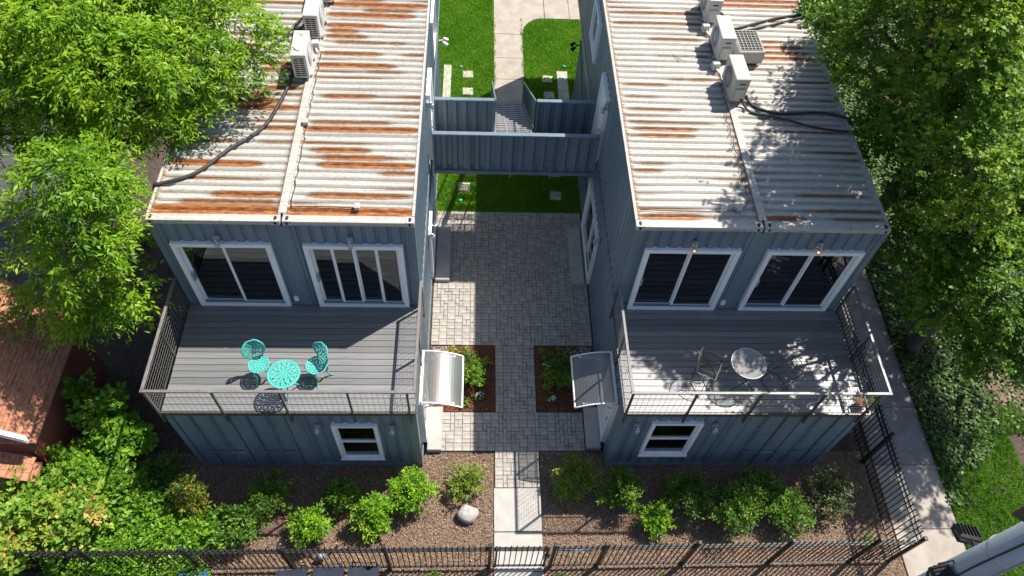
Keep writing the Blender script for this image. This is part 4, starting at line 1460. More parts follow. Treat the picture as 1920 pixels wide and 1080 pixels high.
def flood(x, y, z, s, mat, label):
    t = thing('floodlight', label, 'floodlight', (x, y, z), 0)
    MB().tube([(0, 0, 0), (s * 0.18, 0, 0.03)], 0.02, 6).build('arm', mat, t)
    for d in (-0.09, 0.09):
        MB().tube([(s * 0.18, d, 0.03), (s * 0.24, d * 1.2, 0.0), (s * 0.30, d * 1.3, -0.06)], [0.03, 0.05, 0.065], 8).build('head', mat, t, True)


flood(LX[1] - 0.06, 12.195, 2.4, 1, 'white_trim', 'small white floodlight on the left house wall above the lawn')
flood(RX[0] + 0.06, 12.195, 2.35, -1, 'black_iron', 'small black floodlight on the right house wall above the lawn')


# ================================================================== AIR CONDITIONERS
def ac_unit(x, y, label, fan_side=1, rz=0.0, lying=False, dirty=False):
    t = thing('condenser_unit', label, 'air conditioner', (x, y, 2 * H + 0.004), rz, 'roof air conditioners')
    sh = 'ac_dirty' if dirty else 'ac_shell'
    w, l, h = 0.31, 0.82, 0.56
    if lying:
        body = MB().bevbox(-0.30, 0.30, -0.40, 0.40, 0.05, 0.36, 0.015).build('body', sh, t)
        MB().box(-0.25, 0.25, -0.35, 0.35, 0.362, 0.364).build('coil', 'dark_hole', t)
        for k in range(9):
            MB().box(-0.26, 0.26, -0.35 + k * 0.0875 - 0.006, -0.35 + k * 0.0875 + 0.006, 0.366, 0.378).build('grille_bar', sh, t)
        for k in range(7):
            MB().box(-0.26 + k * 0.0867 - 0.005, -0.26 + k * 0.0867 + 0.005, -0.35, 0.35, 0.3785, 0.388).build('grille_bar', sh, t)
        for xx in (-0.2, 0.2):
            MB().box(xx - 0.03, xx + 0.03, -0.38, 0.38, 0.0, 0.049).build('foot', sh, t)
        return t
    z0 = 0.09
    MB().bevbox(-w / 2, w / 2, -l / 2, l / 2, z0, z0 + h, 0.015).build('body', sh, t)
    MB().bevbox(-w / 2 - 0.008, w / 2 + 0.008, -l / 2 - 0.008, l / 2 + 0.008, z0 + h + 0.001, z0 + h + 0.03, 0.012).build('lid', sh, t)
    fs = fan_side
    xf = fs * w / 2
    # round fan opening with rings and spokes on the long side
    fan = MB()
    fan.v = []
    nseg = 24
    c = Vector((xf + fs * 0.004, 0.06, z0 + h / 2))
    for rr in (0.235, 0.19, 0.145, 0.10, 0.055):
        pts = [(c.x + fs * 0.012, c.y + rr * math.cos(2 * math.pi * k / nseg), c.z + rr * math.sin(2 * math.pi * k / nseg)) for k in range(nseg + 1)]
        fan.tube(pts, 0.006, 4, False)
    for k in range(8):
        a = math.pi * k / 8
        fan.tube([(c.x + fs * 0.012, c.y + 0.235 * math.cos(a), c.z + 0.235 * math.sin(a)), (c.x + fs * 0.012, c.y - 0.235 * math.cos(a), c.z - 0.235 * math.sin(a))], 0.005, 4, False)
    fan.build('fan_guard', sh, t)
    dk_ = MB()
    ring = [(c.x, c.y + 0.23 * math.cos(2 * math.pi * k / nseg), c.z + 0.23 * math.sin(2 * math.pi * k / nseg)) for k in range(nseg)]
    dk_.v = ring
    dk_.f = [tuple(range(nseg))]
    dk_.build('fan_opening', 'dark_hole', t)
    # slotted short end that faces the street
    slots = MB()
    for col in range(2):
        for row in range(9):
            xa = -w / 2 + 0.045 + col * 0.115
            za = z0 + 0.05 + row * 0.053
            slots.box(xa, xa + 0.10, -l / 2 - 0.003, -l / 2 - 0.001, za, za + 0.030)
    if fan_side > 0:
        slots.build('slot_panel', 'dark_hole', t)
    else:
        MB().bevbox(-w / 2 + 0.05, w / 2 - 0.06, -l / 2 - 0.03, -l / 2 - 0.001, z0 + 0.10, z0 + 0.34, 0.01).build('valve_cover', sh, t)
        MB().box(-w / 2 + 0.10, w / 2 - 0.08, -l / 2 - 0.004, -l / 2 - 0.001, z0 + 0.44, z0 + 0.47).build('hand_slot', 'dark_hole', t)
    for yy in (-0.27, 0.27):
        MB().box(-w / 2 - 0.04, w / 2 + 0.04, yy - 0.03, yy + 0.03, 0.025, z0 - 0.001).build('foot', 'galvanised', t)
    return t


ac_unit(-4.18, 6.85, 'white slotted air conditioner nearest the deck on the left roof', 1, 0.03)
ac_unit(-4.10, 8.20, 'white slotted air conditioner second from the deck on the left roof', 1, 0.0)
ac_unit(-4.02, 9.55, 'white slotted air conditioner farthest back on the left roof', 1, 0.0)
ac_unit(5.17, 6.42, 'beige air conditioner nearest the deck on the right roof', -1, 0.02, dirty=True)
ac_unit(5.13, 7.80, 'beige air conditioner second from the deck on the right roof', -1, 0.0)
ac_unit(5.10, 9.18, 'beige air conditioner farthest back on the right roof', -1, -0.02)
ac_unit(5.72, 7.75, 'beige air conditioner lying flat with its grille up on the right roof', -1, 0.04, True, True)


def smooth_path(pts, n=6):
    P = [Vector(p) for p in pts]
    out = []
    for i in range(len(P) - 1):
        p0, p1, p2, p3 = P[max(i - 1, 0)], P[i], P[i + 1], P[min(i + 2, len(P) - 1)]
        for k in range(n):
            t = k / n
            out.append(0.5 * ((2 * p1) + (-p0 + p2) * t + (2 * p0 - 5 * p1 + 4 * p2 - p3) * t * t + (-p0 + 3 * p1 - 3 * p2 + p3) * t ** 3))
    out.append(P[-1])
    return out


def cable(pts, r, label, mat='cable_black', z=None, grp='roof cables'):
    if z is not None:
        pts = [(p[0], p[1], z) for p in pts]
    tag(MB().tube(smooth_path(pts), r, 6).build('cable', mat, None, True), label, 'cable', grp)


ZR = 2 * H + 0.035
cable([(-4.20, 7.20, ZR + .2), (-4.36, 7.05, ZR + .12), (-4.44, 6.76, ZR), (-4.45, 6.24, ZR), (-4.56, 5.65, ZR), (-4.71, 5.08, ZR), (-4.96, 4.69, ZR), (-5.31, 4.34, ZR), (-5.71, 3.79, ZR), (-6.01, 3.55, ZR), (-6.37, 3.40, ZR), (-6.54, 3.34, ZR - .05), (-6.56, 3.32, ZR - .6)], 0.036,
      'thick black cable curving over the left roof to its outer edge')
cable([(-4.18, 8.6, ZR + .2), (-4.54, 8.48, ZR), (-4.81, 7.85, ZR), (-5.1, 7.46, ZR), (-5.5, 6.81, ZR), (-6.04, 6.39, ZR), (-6.5, 6.1, ZR)], 0.026, 'upper of two black cables running under the leaves on the left roof')
cable([(-4.15, 8.26, ZR + .2), (-4.6, 8.05, ZR), (-5.0, 7.60, ZR), (-5.19, 7.25, ZR), (-5.66, 6.66, ZR), (-6.1, 6.25, ZR), (-6.5, 5.95, ZR)], 0.02, 'lower of two black cables running under the leaves on the left roof')
zs = 2 * H + 0.032
pts = []
for k in range(26):
    f = k / 25
    pts.append((-3.90 + 0.018 * math.sin(k * 2.6), 7.4 - 4.55 * f, zs + 0.006 * math.sin(k * 1.9)))
cable(pts, 0.008, 'thin looping wire beside the roof seam of the left house')
cable([(-3.9, 2.86, zs), (-3.4, 2.88, zs), (-2.72, 2.86, zs)], 0.008, 'thin wire across the front of the left roof to a small box')
cable([(5.25, 6.05, ZR + .25), (5.42, 6.15, ZR + .06), (5.53, 5.98, ZR), (5.84, 5.77, ZR), (6.3, 5.72, ZR), (6.9, 5.77, ZR), (7.35, 5.7, ZR), (7.58, 5.5, ZR - .02), (7.62, 5.46, ZR - .8)], 0.034, 'thick black cable from the nearest unit across the right roof')
cable([(5.2, 6.05, ZR + .2), (5.33, 5.95, ZR + .04), (5.42, 5.78, ZR), (5.59, 5.70, ZR), (6.14, 5.55, ZR), (6.78, 5.30, ZR), (7.47, 5.19, ZR), (7.60, 5.16, ZR - .02), (7.63, 5.15, ZR - .8)], 0.026, 'thinner black cable nearer the deck across the right roof')
cable([(5.2, 9.0, ZR + .2), (5.40, 8.96, ZR + .15), (5.59, 8.65, ZR), (6.26, 8.89, ZR), (6.84, 9.12, ZR), (7.5, 9.3, ZR)], 0.03, 'black cable from the farthest unit across the right roof')
cable([(5.3, 8.35, ZR + .15), (5.61, 8.50, ZR), (6.37, 8.74, ZR), (7.09, 9.03, ZR), (7.5, 9.2, ZR)], 0.024, 'second black cable beside the far one on the right roof')
pts = []
for k in range(18):
    f = k / 17
    pts.append((4.90 + 0.02 * math.sin(k * 2.3), 5.75 - 2.5 * f, zs + 0.004))
pts += [(4.80, 3.05, zs), (4.66, 2.93, zs)]
cable(pts, 0.009, 'thin looping wire beside the roof seam of the right house')
cable([(4.66, 2.93, zs), (3.6, 2.90, zs), (2.72, 2.93, zs)], 0.009, 'thin wire along the front rib of the right roof')
pts = [(RX[0] - 0.02, 12.1 - 0.45 * k, 2.62 - 0.14 * k + 0.03 * math.sin(k)) for k in range(12)]
cable(pts, 0.010, 'thin dark conduit sloping down the wall of the right house')
for (x, y, lb, rz) in ((-2.66, 2.86, 'small grey junction box on the front of the left roof', 0), (4.64, 2.96, 'small grey junction box on the front of the right roof', 0.4), (-3.93, 5.12, 'small grey junction box on the roof seam of the left house', 0.1)):
    t = thing('junction_box', lb, 'junction box', (x, y, 2 * H + 0.027), rz, 'roof junction boxes')
    MB().bevbox(-0.05, 0.05, -0.06, 0.06, 0, 0.07, 0.008).build('box', 'galvanised', t)
    MB().bevbox(-0.055, 0.055, -0.065, 0.065, 0.071, 0.082, 0.004).build('lid', 'ac_dirty', t)
tw = MB().tube([(4.02, 7.62, 2 * H + .03), (4.12, 7.5, 2 * H + .035), (4.3, 7.36, 2 * H + .03)], [0.008, 0.007, 0.004], 5)
tw.tube([(4.12, 7.5, 2 * H + .035), (4.22, 7.5, 2 * H + .05)], [0.005, 0.003], 4)
tag(tw.build('twig', 'bark_dark'), 'fallen twig on the pale ribs of the right roof', 'twig')
for (sx, sy, lb) in ((-4.03, 7.55, 'small grey valve box between the two nearer units on the left roof'), (4.93, 7.18, 'small grey valve box between the nearer units on the right roof'), (4.93, 8.55, 'small grey valve box between the farther units on the right roof')):
    t = thing('valve_box', lb, 'valve box', (sx, sy, 2 * H + 0.028), 0.1, 'valve boxes')
    MB().bevbox(-0.08, 0.08, -0.07, 0.07, 0, 0.17, 0.01).build('box', 'ac_shell', t)
    MB().tube([(0.0, -0.07, 0.05), (0.02, -0.18, 0.04), (0.02, -0.2, 0.0)], 0.03, 7).build('elbow', 'ac_shell', t, True)


# ================================================================== AQUA BISTRO SET
ZD = H + 0.036


def ring_holes(rings, rmax):
    def keep(u, v):
        r = v * rmax
        a = u * 2 * math.pi
        for (rr, n, hr, ha, ph) in rings:
            k = round((a - ph) / (2 * math.pi) * n)
            d = a - ph - k * 2 * math.pi / n
            if ((r - rr) / hr) ** 2 + (d * rr / ha) ** 2 < 1:
                return False
        return True
    return keep


def disc(mb, R, z, th, rings, nu=96, nv=20, dish=0.0):
    def fn(u, v, s):
        r = max(v, 0.02) * R
        return (r * math.cos(2 * math.pi * u), r * math.sin(2 * math.pi * u), z - dish * (1 - v * v) - (0 if s else th))
    mb.perforated(nu, nv, fn, ring_holes(rings, R), True)
    pts = [(R * math.cos(2 * math.pi * k / 40), R * math.sin(2 * math.pi * k / 40), z - th / 2) for k in range(41)]
    mb.tube(pts, th * 0.75, 6, False)
    return mb


tb = thing('bistro_table', 'round aqua cast iron table with pierced top on the left deck', 'table', (-4.09, 0.47, ZD))
disc(MB(), 0.305, 0.68, 0.014, [(0.262, 30, 0.015, 0.014, 0), (0.215, 14, 0.022, 0.022, 0.1), (0.165, 18, 0.013, 0.013, 0), (0.125, 9, 0.017, 0.022, 0), (0.085, 10, 0.012, 0.012, 0.2), (0.04, 5, 0.010, 0.012, 0)], 120, 26).build('top', 'aqua_iron', tb)
for k in range(3):
    a = 2 * math.pi * k / 3 + 0.5
    ca, sa = math.cos(a), math.sin(a)
    MB().tube(smooth_path([(0.06 * ca, 0.06 * sa, 0.665), (0.10 * ca, 0.10 * sa, 0.5), (0.05 * ca, 0.05 * sa, 0.34), (0.13 * ca, 0.13 * sa, 0.14), (0.25 * ca, 0.25 * sa, 0.02), (0.29 * ca, 0.29 * sa, 0.015)], 4), 0.015, 6).build('leg', 'aqua_iron', tb, True)
MB().tube([(0.08 * math.cos(2 * math.pi * k / 18), 0.08 * math.sin(2 * math.pi * k / 18), 0.36) for k in range(19)], 0.010, 5, False).build('brace_ring', 'aqua_iron', tb)


def bistro_chair(x, y, rz, label):
    """faces -y at rz = 0"""
    t = thing('bistro_chair', label, 'chair', (x, y, ZD), rz, 'aqua bistro chairs')
    disc(MB(), 0.20, 0.43, 0.013, [(0.165, 18, 0.013, 0.013, 0), (0.125, 12, 0.012, 0.016, 0.1), (0.085, 8, 0.013, 0.017, 0), (0.04, 5, 0.011, 0.012, 0)], 84, 18, 0.012).build('seat', 'aqua_iron', t)

    def outline(v):
        # half width of the back at height v (0 at the seat, 1 at the top): waist then a heart-shaped swell
        return 0.13 + 0.085 * math.sin(max(0.0, min(1.0, (v - 0.12) / 0.88)) * math.pi * 0.86) ** 0.8 if v < 0.93 else 0.13 + 0.085 * math.sin(0.92 * math.pi * 0.86) ** 0.8

    def fn(u, v, s):
        w = outline(v)
        if v > 0.80:
            w *= math.sqrt(max(0.0, 1 - ((v - 0.80) / 0.22) ** 2))
        xx = (u * 2 - 1) * w
        curve = 0.10 * (xx / 0.2) ** 2
        yy = 0.165 + 0.13 * v - curve * (0.4 + 0.6 * v)
        return (xx, yy + (0.006 if s else -0.006), 0.43 + 0.44 * v)

    def keep(u, v):
        xx = (u * 2 - 1) * 0.21
        zz = v * 0.44
        if abs(u - 0.5) > 0.44 or v > 0.93 or v < 0.04:
            return True
        for rr, n, h in ((0.155, 11, 0.021), (0.10, 8, 0.021), (0.05, 5, 0.017)):
            d = math.hypot(xx, zz - 0.24)
            a = math.atan2(zz - 0.24, xx)
            k = round(a / (2 * math.pi) * n)
            da = a - k * 2 * math.pi / n
            if ((d - rr) / h) ** 2 + (da * rr / (rr * math.pi / n * 0.72)) ** 2 < 1:
                return False
        if zz < 0.10:
            return not (abs(math.sin(xx * 55)) > 0.45 and zz < 0.085)
        return True
    b = MB().perforated(48, 40, fn, keep)
    bk = b.build('backrest', 'aqua_iron', t)
    rim = [fn(0.0, k / 20, 1) for k in range(21)] + [fn(1.0, 1 - k / 20, 1) for k in range(21)]
    MB().tube(rim, 0.014, 6).build('rim', 'aqua_iron', bk, True)
    for sx in (-1, 1):
        for sy in (-1, 1):
            MB().tube(smooth_path([(sx * 0.13, sy * 0.13, 0.42), (sx * 0.155, sy * 0.155, 0.33), (sx * 0.12, sy * 0.12, 0.18), (sx * 0.165, sy * 0.175, 0.03), (sx * 0.20, sy * 0.21, 0.012)], 4), [0.024 - 0.0007 * k for k in range(17)], 6).build('leg', 'aqua_iron', t, True)
    ap = MB().tube([(0.15 * math.cos(2 * math.pi * k / 20), 0.15 * math.sin(2 * math.pi * k / 20), 0.385) for k in range(21)], 0.016, 5, False)
    ap.build('apron', 'aqua_iron', t)
    return t


bistro_chair(-4.68, 0.82, 0.42, 'aqua pierced iron chair left of the aqua table')
bistro_chair(-3.56, 0.80, -0.75, 'aqua pierced iron chair right of the aqua table')

# ================================================================== WIRE AND GLASS SET ON THE RIGHT DECK
gt = thing('glass_table', 'round glass table with pale metal bars on the right deck', 'table', (5.05, 0.74, ZD))
rim = MB().tube([(0.345 * math.cos(2 * math.pi * k / 40), 0.345 * math.sin(2 * math.pi * k / 40), 0.70) for k in range(41)], 0.013, 6, False)
rim.build('rim', 'rail_pale', gt, True)
MB().lathe([(0.33, 0.698), (0.333, 0.706)], (0, 0, 0), 40).build('glass_top', 'clear_glass', gt)
for (p, q) in (((-0.19, -0.27), (-0.23, 0.24)), ((0.21, -0.26), (0.19, 0.27)), ((-0.20, 0.0), (0.20, 0.02))):
    MB().tube([(p[0], p[1], 0.684), (q[0], q[1], 0.684)], 0.012, 6).build('bar', 'rail_pale', gt)
for sx in (-1, 1):
    for sy in (-1, 1):
        MB().tube([(sx * 0.20, sy * 0.20, 0.68), (-sx * 0.02, sy * 0.24, 0.35), (-sx * 0.25, sy * 0.26, 0.012)], 0.011, 6).build('leg', 'rail_dark', gt)


def wire_chair(x, y, rz, label):
    """folding wire chair, faces +x at rz = 0"""
    t = thing('wire_chair', label, 'chair', (x, y, ZD), rz, 'folding wire chairs')
    w = 0.21
    fr = MB().tube(smooth_path([(-0.16, -w, 0.44), (-0.20, -w, 0.58), (-0.24, -w * 0.95, 0.76), (-0.26, -w * 0.5, 0.85), (-0.265, 0, 0.87), (-0.26, w * 0.5, 0.85), (-0.24, w * 0.95, 0.76), (-0.20, w, 0.58), (-0.16, w, 0.44)], 4), 0.010, 6)
    bk = fr.build('back_frame', 'rail_grey', t, True)
    wb = MB()
    for k in range(1, 9):
        f = -1 + 2 * k / 9
        wb.tube([(-0.165, w * f, 0.46), (-0.25, w * f * 0.92, 0.84 - 0.07 * f * f)], 0.0035, 4, False)
    for k in range(1, 6):
        z = 0.46 + 0.07 * k
        wb.tube([(-0.16 - 0.22 * (z - 0.44), -w, z), (-0.16 - 0.22 * (z - 0.44), w, z)], 0.0035, 4, False)
    wb.build('back_wires', 'rail_dark', bk)
    st = MB().tube([(-0.17, -w, 0.43), (0.22, -w, 0.45), (0.22, w, 0.45), (-0.17, w, 0.43), (-0.17, -w, 0.43)], 0.010, 6).build('seat_frame', 'rail_grey', t)
    ws = MB()
    for k in range(1, 10):
        yv = -w + 2 * w * k / 10
        ws.tube([(-0.17, yv, 0.43), (0.22, yv, 0.45)], 0.0035, 4, False)
    for k in range(1, 8):
        xv = -0.17 + 0.39 * k / 8
        ws.tube([(xv, -w, 0.435), (xv, w, 0.435)], 0.0035, 4, False)
    ws.build('seat_wires', 'rail_dark', st)
    for s in (-1, 1):
        MB().tube([(-0.16, s * (w + 0.012), 0.44), (0.20, s * (w + 0.012), 0.012)], 0.011, 6).build('leg', 'rail_dark', t)
        MB().tube([(0.20, s * (w - 0.012), 0.44), (-0.20, s * (w - 0.012), 0.012)], 0.011, 6).build('leg', 'rail_dark', t)
        MB().tube(smooth_path([(-0.19, s * w, 0.60), (0.0, s * (w + 0.02), 0.66), (0.16, s * (w + 0.02), 0.64), (0.18, s * (w + 0.02), 0.46)], 4), 0.009, 6).build('armrest', 'rail_dark', t, True)
    MB().tube([(0.20, -w, 0.02), (0.20, w, 0.02)], 0.010, 6).build('stretcher', 'rail_dark', t)
    MB().tube([(-0.20, -w, 0.02), (-0.20, w, 0.02)], 0.010, 6).build('stretcher', 'rail_dark', t)


wire_chair(4.30, 0.78, -0.5, 'dark wire chair left of the glass table')
wire_chair(5.78, 0.62, 3.55, 'dark wire chair right of the glass table in dappled light')
# red and green plant pot in the far corner of the right deck
pp = thing('plant_pot', 'small red pot with green leaves in the corner of the right deck', 'plant pot', (7.42, 0.16, ZD))
MB().lathe([(0.07, 0), (0.10, 0.16), (0.105, 0.17), (0.085, 0.168)], (0, 0, 0), 14).build('pot', 'brick_red', pp, True)
put('foliage', crown_leaves('foliage', 'leaf_shrub', [(0, 0, 0.24, 0.12)], 600, 0.06, 0.025, spray=6, spray_len=0.08, seed=4, sub=0.05), pp)


# ================================================================== IRON FENCES
ROUND_PICKET = MB()
ROUND_PICKET.box(-0.009, 0.009, -0.009, 0.009, 0.08, 1.53)
_i = len(ROUND_PICKET.v)
ROUND_PICKET.v += [(-0.013, -0.013, 1.5305), (0.013, -0.013, 1.5305), (0.013, 0.013, 1.5305), (-0.013, 0.013, 1.5305), (0, 0, 1.585)]
ROUND_PICKET.f += [(_i, _i + 1, _i + 4), (_i + 1, _i + 2, _i + 4), (_i + 2, _i + 3, _i + 4), (_i + 3, _i, _i + 4), (_i + 3, _i + 2, _i + 1, _i)]
PICKET = ROUND_PICKET.mesh('picket', 'black_iron')
_p = MB().bevbox(-0.032, 0.032, -0.032, 0.032, 0.0, 1.62, 0.008)
_p.bevbox(-0.042, 0.042, -0.042, 0.042, 1.6205, 1.65, 0.012)
POST = _p.mesh('post', 'black_iron')


def fence(name, p, q, label, cat, posts, skip_end=False, pitch=0.112):
    L = math.hypot(q[0] - p[0], q[1] - p[1])
    t = thing(name, label, cat, (p[0], p[1], 0), math.atan2(q[1] - p[1], q[0] - p[0]))
    rm = MB()
    for (z0, z1) in ((1.42, 1.455), (1.275, 1.31), (0.15, 0.185)):
        rl_ = MB().box(0.0, L, -0.018, 0.018, z0, z1).build('rail', 'black_iron', t)
    pp_ = sorted(posts)
    for d in pp_:
        put('post', POST, t, (d, 0, 0))
    n = int(L / pitch)
    for k in range(1, n):
        d = L * k / n
        if min([abs(d - e) for e in pp_] or [9]) < 0.05:
            continue
        put('picket', PICKET, t, (d, 0.0, 0), (random.uniform(-.006, .006), 0, 0))
    return t


fence('iron_fence', (-9.9, -2.30), (-0.04, -2.26), 'black iron fence along the street in front of the left house', 'fence', [0.03, 1.95, 3.92, 5.75, 7.75, 9.82])
fence('iron_fence', (1.16, -2.26), (8.70, -2.18), 'black iron fence along the street in front of the right house', 'fence', [0.04, 1.05, 2.9, 4.8, 6.6, 7.50])
fence('iron_fence', (8.70, -2.12), (8.70, 9.0), 'black iron fence along the path beside the right house', 'fence', [2.2, 4.4, 6.6, 8.8, 11.0])
gate = fence('iron_gate', (0.0, -2.26), (1.12, -2.26), 'black iron gate across the front walk', 'gate', [])
MB().box(0.03, 0.07, -0.022, 0.022, 0.10, 1.5).build('stile', 'black_iron', gate)
MB().box(1.05, 1.09, -0.022, 0.022, 0.10, 1.5).build('stile', 'black_iron', gate)
MB().box(1.02, 1.12, -0.06, -0.023, 0.95, 1.10).build('latch', 'black_iron', gate)

# house number plaque on the fence rails
pl = thing('number_plaque', 'small blue grey plaque with white numerals 1000 on the fence right of the gate', 'plaque', (1.66, -2.287, 1.365))
MB().box(-0.27, 0.27, -0.008, 0.0, -0.06, 0.06).build('plate', 'plaque_blue', pl)
fc = bpy.data.curves.new('numerals', 'FONT')
fc.body = '1000'
fc.size = 0.15
fc.align_x = 'CENTER'
fc.align_y = 'CENTER'
fc.extrude = 0.002
fo = bpy.data.objects.new('numerals_src', fc)
COL.objects.link(fo)
dg = bpy.context.evaluated_depsgraph_get()
tme = bpy.data.meshes.new_from_object(fo.evaluated_get(dg))
bpy.data.objects.remove(fo)
tme.materials.clear()
tme.materials.append(MATS['white_trim'])
put('numerals', tme, pl, (0, -0.012, 0), (math.pi / 2, 0, 0))

# ================================================================== STREET SIDE
def wheelie_bin(x, y, rz, mat, label):
    t = thing('wheelie_bin', label, 'bin', (x, y, 0), rz, 'wheeled bins by the fence')
    b = MB()
    b.v = [(-0.22, -0.24, 0.06), (0.22, -0.24, 0.06), (0.22, 0.22, 0.06), (-0.22, 0.22, 0.06), (-0.28, -0.33, 0.98), (0.28, -0.33, 0.98), (0.28, 0.30, 0.98), (-0.28, 0.30, 0.98)]
    b.f = [(3, 2, 1, 0), (4, 5, 6, 7), (0, 1, 5, 4), (1, 2, 6, 5), (2, 3, 7, 6), (3, 0, 4, 7)]
    b.build('body', mat, t)
    lid = MB()
    n = 8
    prof = [(-0.37 + 0.71 * k / n, 0.99 + 0.075 * math.sin(math.pi * k / n)) for k in range(n + 1)]
    for p, q in zip(prof[:-1], prof[1:]):
        lid.quad((-0.30, p[0], p[1]), (0.30, p[0], p[1]), (0.30, q[0], q[1]), (-0.30, q[0], q[1]))
    lid.box(-0.30, 0.30, -0.37, 0.34, 0.982, 0.989)
    for s in (-1, 1):
        i = len(lid.v)
        lid.v += [(s * 0.30, p[0], p[1]) for p in prof]
        lid.f.append(tuple(range(i, i + n + 1)))
    lid.build('lid', mat, t)
    MB().tube([(-0.24, 0.30, 0.97), (-0.24, 0.40, 1.0), (0.24, 0.40, 1.0), (0.24, 0.30, 0.97)], 0.016, 6).build('handle', mat, t)
    for s in (-1, 1):
        MB().tube([(s * 0.235, 0.27, 0.10), (s * 0.285, 0.27, 0.10)], 0.10, 14).build('wheel', 'black_iron', t)


wheelie_bin(-3.95, -2.86, 0.08, 'bin_navy', 'dark navy wheeled bin outside the fence, leftmost of three')
wheelie_bin(-3.25, -2.83, 0.03, 'bin_navy', 'dark navy wheeled bin outside the fence, middle of three')
wheelie_bin(-2.58, -2.80, -0.03, 'bin_navy', 'dark navy wheeled bin outside the fence, rightmost of three')
wheelie_bin(-5.85, -2.97, 0.1, 'bin_blue', 'bright blue wheeled bin outside the fence by the shrubs')

pole = thing('street_pole', 'blue grey steel street pole rising at the lower right corner', 'pole', (5.36, -4.29, 0))
MB().tube([(0, 0, -0.05), (0, 0, 4), (0, 0, 10.5)], [0.20, 0.185, 0.165], 20).build('shaft', 'pole_steel', pole, True)
MB().lathe([(0.26, 0), (0.26, 0.03), (0.19, 0.05), (0.18, 0.16)], (0, 0, 0), 20).build('base_plate', 'pole_steel', pole, True)
MB().tube([(0, 0, 7.05), (0, 0, 7.09)], 0.195, 20).build('clamp_band', 'black_iron', pole, True)
MB().box(-0.012, 0.012, -0.19, -0.155, 0.1, 10.2).build('weld_seam', 'pole_steel', pole)
for zz in (5.2, 8.35, 9.6):
    MB().tube([(0, 0, zz), (0, 0, zz + 0.03)], 0.183 if zz > 6 else 0.20, 20).build('clamp_band', 'galvanised', pole, True)
MB().tube(smooth_path([(-0.17, -0.10, 7.2), (-0.19, -0.08, 8.0), (-0.175, -0.09, 9.2), (-0.165, -0.08, 10.4)]), 0.012, 6).build('conduit', 'cable_black', pole, True)
sg = MB().box(-0.02, 0.02, 0.0, 0.15, 9.05, 10.2)
sg.build('sign_board', 'brown_board', pole, False, (-0.13, 0.10, 0), (0, 0, 0.9))


def flood_head(p, rz, tilt, label):
    t = thing('pole_floodlight', label, 'floodlight', p, rz, 'black floodlights on the pole')
    t.rotation_euler = (tilt, 0, rz)
    h = MB().bevbox(-0.125, 0.125, -0.11, 0.11, -0.07, 0.05, 0.03)
    h.build('housing', 'black_iron', t)
    for k in range(6):
        MB().box(-0.10 + k * 0.04 - 0.004, -0.10 + k * 0.04 + 0.004, -0.085, 0.085, 0.0505, 0.075).build('cooling_fin', 'black_iron', t)
    MB().box(-0.10, 0.10, -0.085, 0.085, -0.076, -0.0705).build('lens', 'clear_glass', t)
    MB().tube([(-0.14, 0, 0.0), (-0.14, 0.17, 0.02), (0.14, 0.17, 0.02), (0.14, 0, 0.0)], 0.012, 6).build('yoke', 'black_iron', t)
    MB().tube([(0, 0.17, 0.02), (0, 0.34, 0.02)], 0.02, 6).build('stem', 'black_iron', t)


flood_head((5.43, -3.91, 7.75), 2.9, 0.5, 'black floodlight on the far side of the street pole')
flood_head((5.06, -4.36, 7.6), -1.45, 0.35, 'black floodlight on the house side of the street pole')

stake = MB().box(-0.02, 0.02, -0.012, 0.012, -0.03, 0.36)
tag(stake.build('wooden_stake', 'wood_stake', None, False, (-3.30, -1.78, 0), (0.15, 0.05, 0)), 'short wooden stake in the mulch behind the fence', 'stake')
t = thing('garden_spotlight', 'grey garden spotlight on the mulch just inside the fence', 'spotlight', (-3.63, -2.06, 0), 0.5)
MB().tube([(0, 0, -0.03), (0, 0, 0.14)], 0.014, 6).build('spike', 'black_iron', t)
MB().tube([(-0.08, 0, 0.13), (0.03, 0, 0.17), (0.09, 0, 0.20)], [0.05, 0.075, 0.085], 12).build('shade', 'galvanised', t, True)

# ================================================================== NEIGHBOUR'S HOUSE (left edge)
nb = thing('neighbour_house', 'neighbouring house with red shingle roof and white rake trim at the left edge', 'house', (-10.5, 1.5, 0))
nb.location = (0, 0, 0)


def shingle_roof(xe, ze, xr, zr, y0, y1, n):
    r = None
    for k in range(n):
        f0, f1 = k / n, (k + 1) / n
        xa, xb = xe + (xr - xe) * f0, xe + (xr - xe) * f1
        za, zb = ze + (zr - ze) * f0, ze + (zr - ze) * f1
        m = MB()
        yy = y0
        off = random.uniform(0, 0.3)
        # one course: a strip with a raised lower edge, cut into tabs
        ycur = y0
        while ycur < y1 - 1e-6:
            ynext = min(y1, ycur + random.uniform(0.13, 0.19))
            lift = random.uniform(0.008, 0.016)
            m.quad((xa + 0.004, ycur + 0.003, za + lift), (xa + 0.004, ynext - 0.003, za + lift), (xb - 0.005, ynext - 0.003, zb + 0.001), (xb - 0.005, ycur + 0.003, zb + 0.001))
            m.quad((xa + 0.004, ycur + 0.003, za - 0.01), (xa + 0.004, ynext - 0.003, za - 0.01), (xa + 0.004, ynext - 0.003, za + lift), (xa + 0.004, ycur + 0.003, za + lift))
            ycur = ynext
        if r is None:
            r = MB().box(xr, xe, y0, y1, min(ze, zr) - 0.3, min(ze, zr) - 0.25).build('roof', 'shingle_red', nb)
            dk2 = MB()
            dk2.quad((xe, y0, ze - 0.004), (xe, y1, ze - 0.004), (xr, y1, zr - 0.004), (xr, y0, zr - 0.004))
            dk2.build('roof_deck', 'brick_red', r)
        m.build('shingle_course', 'shingle_red', r)
    return r


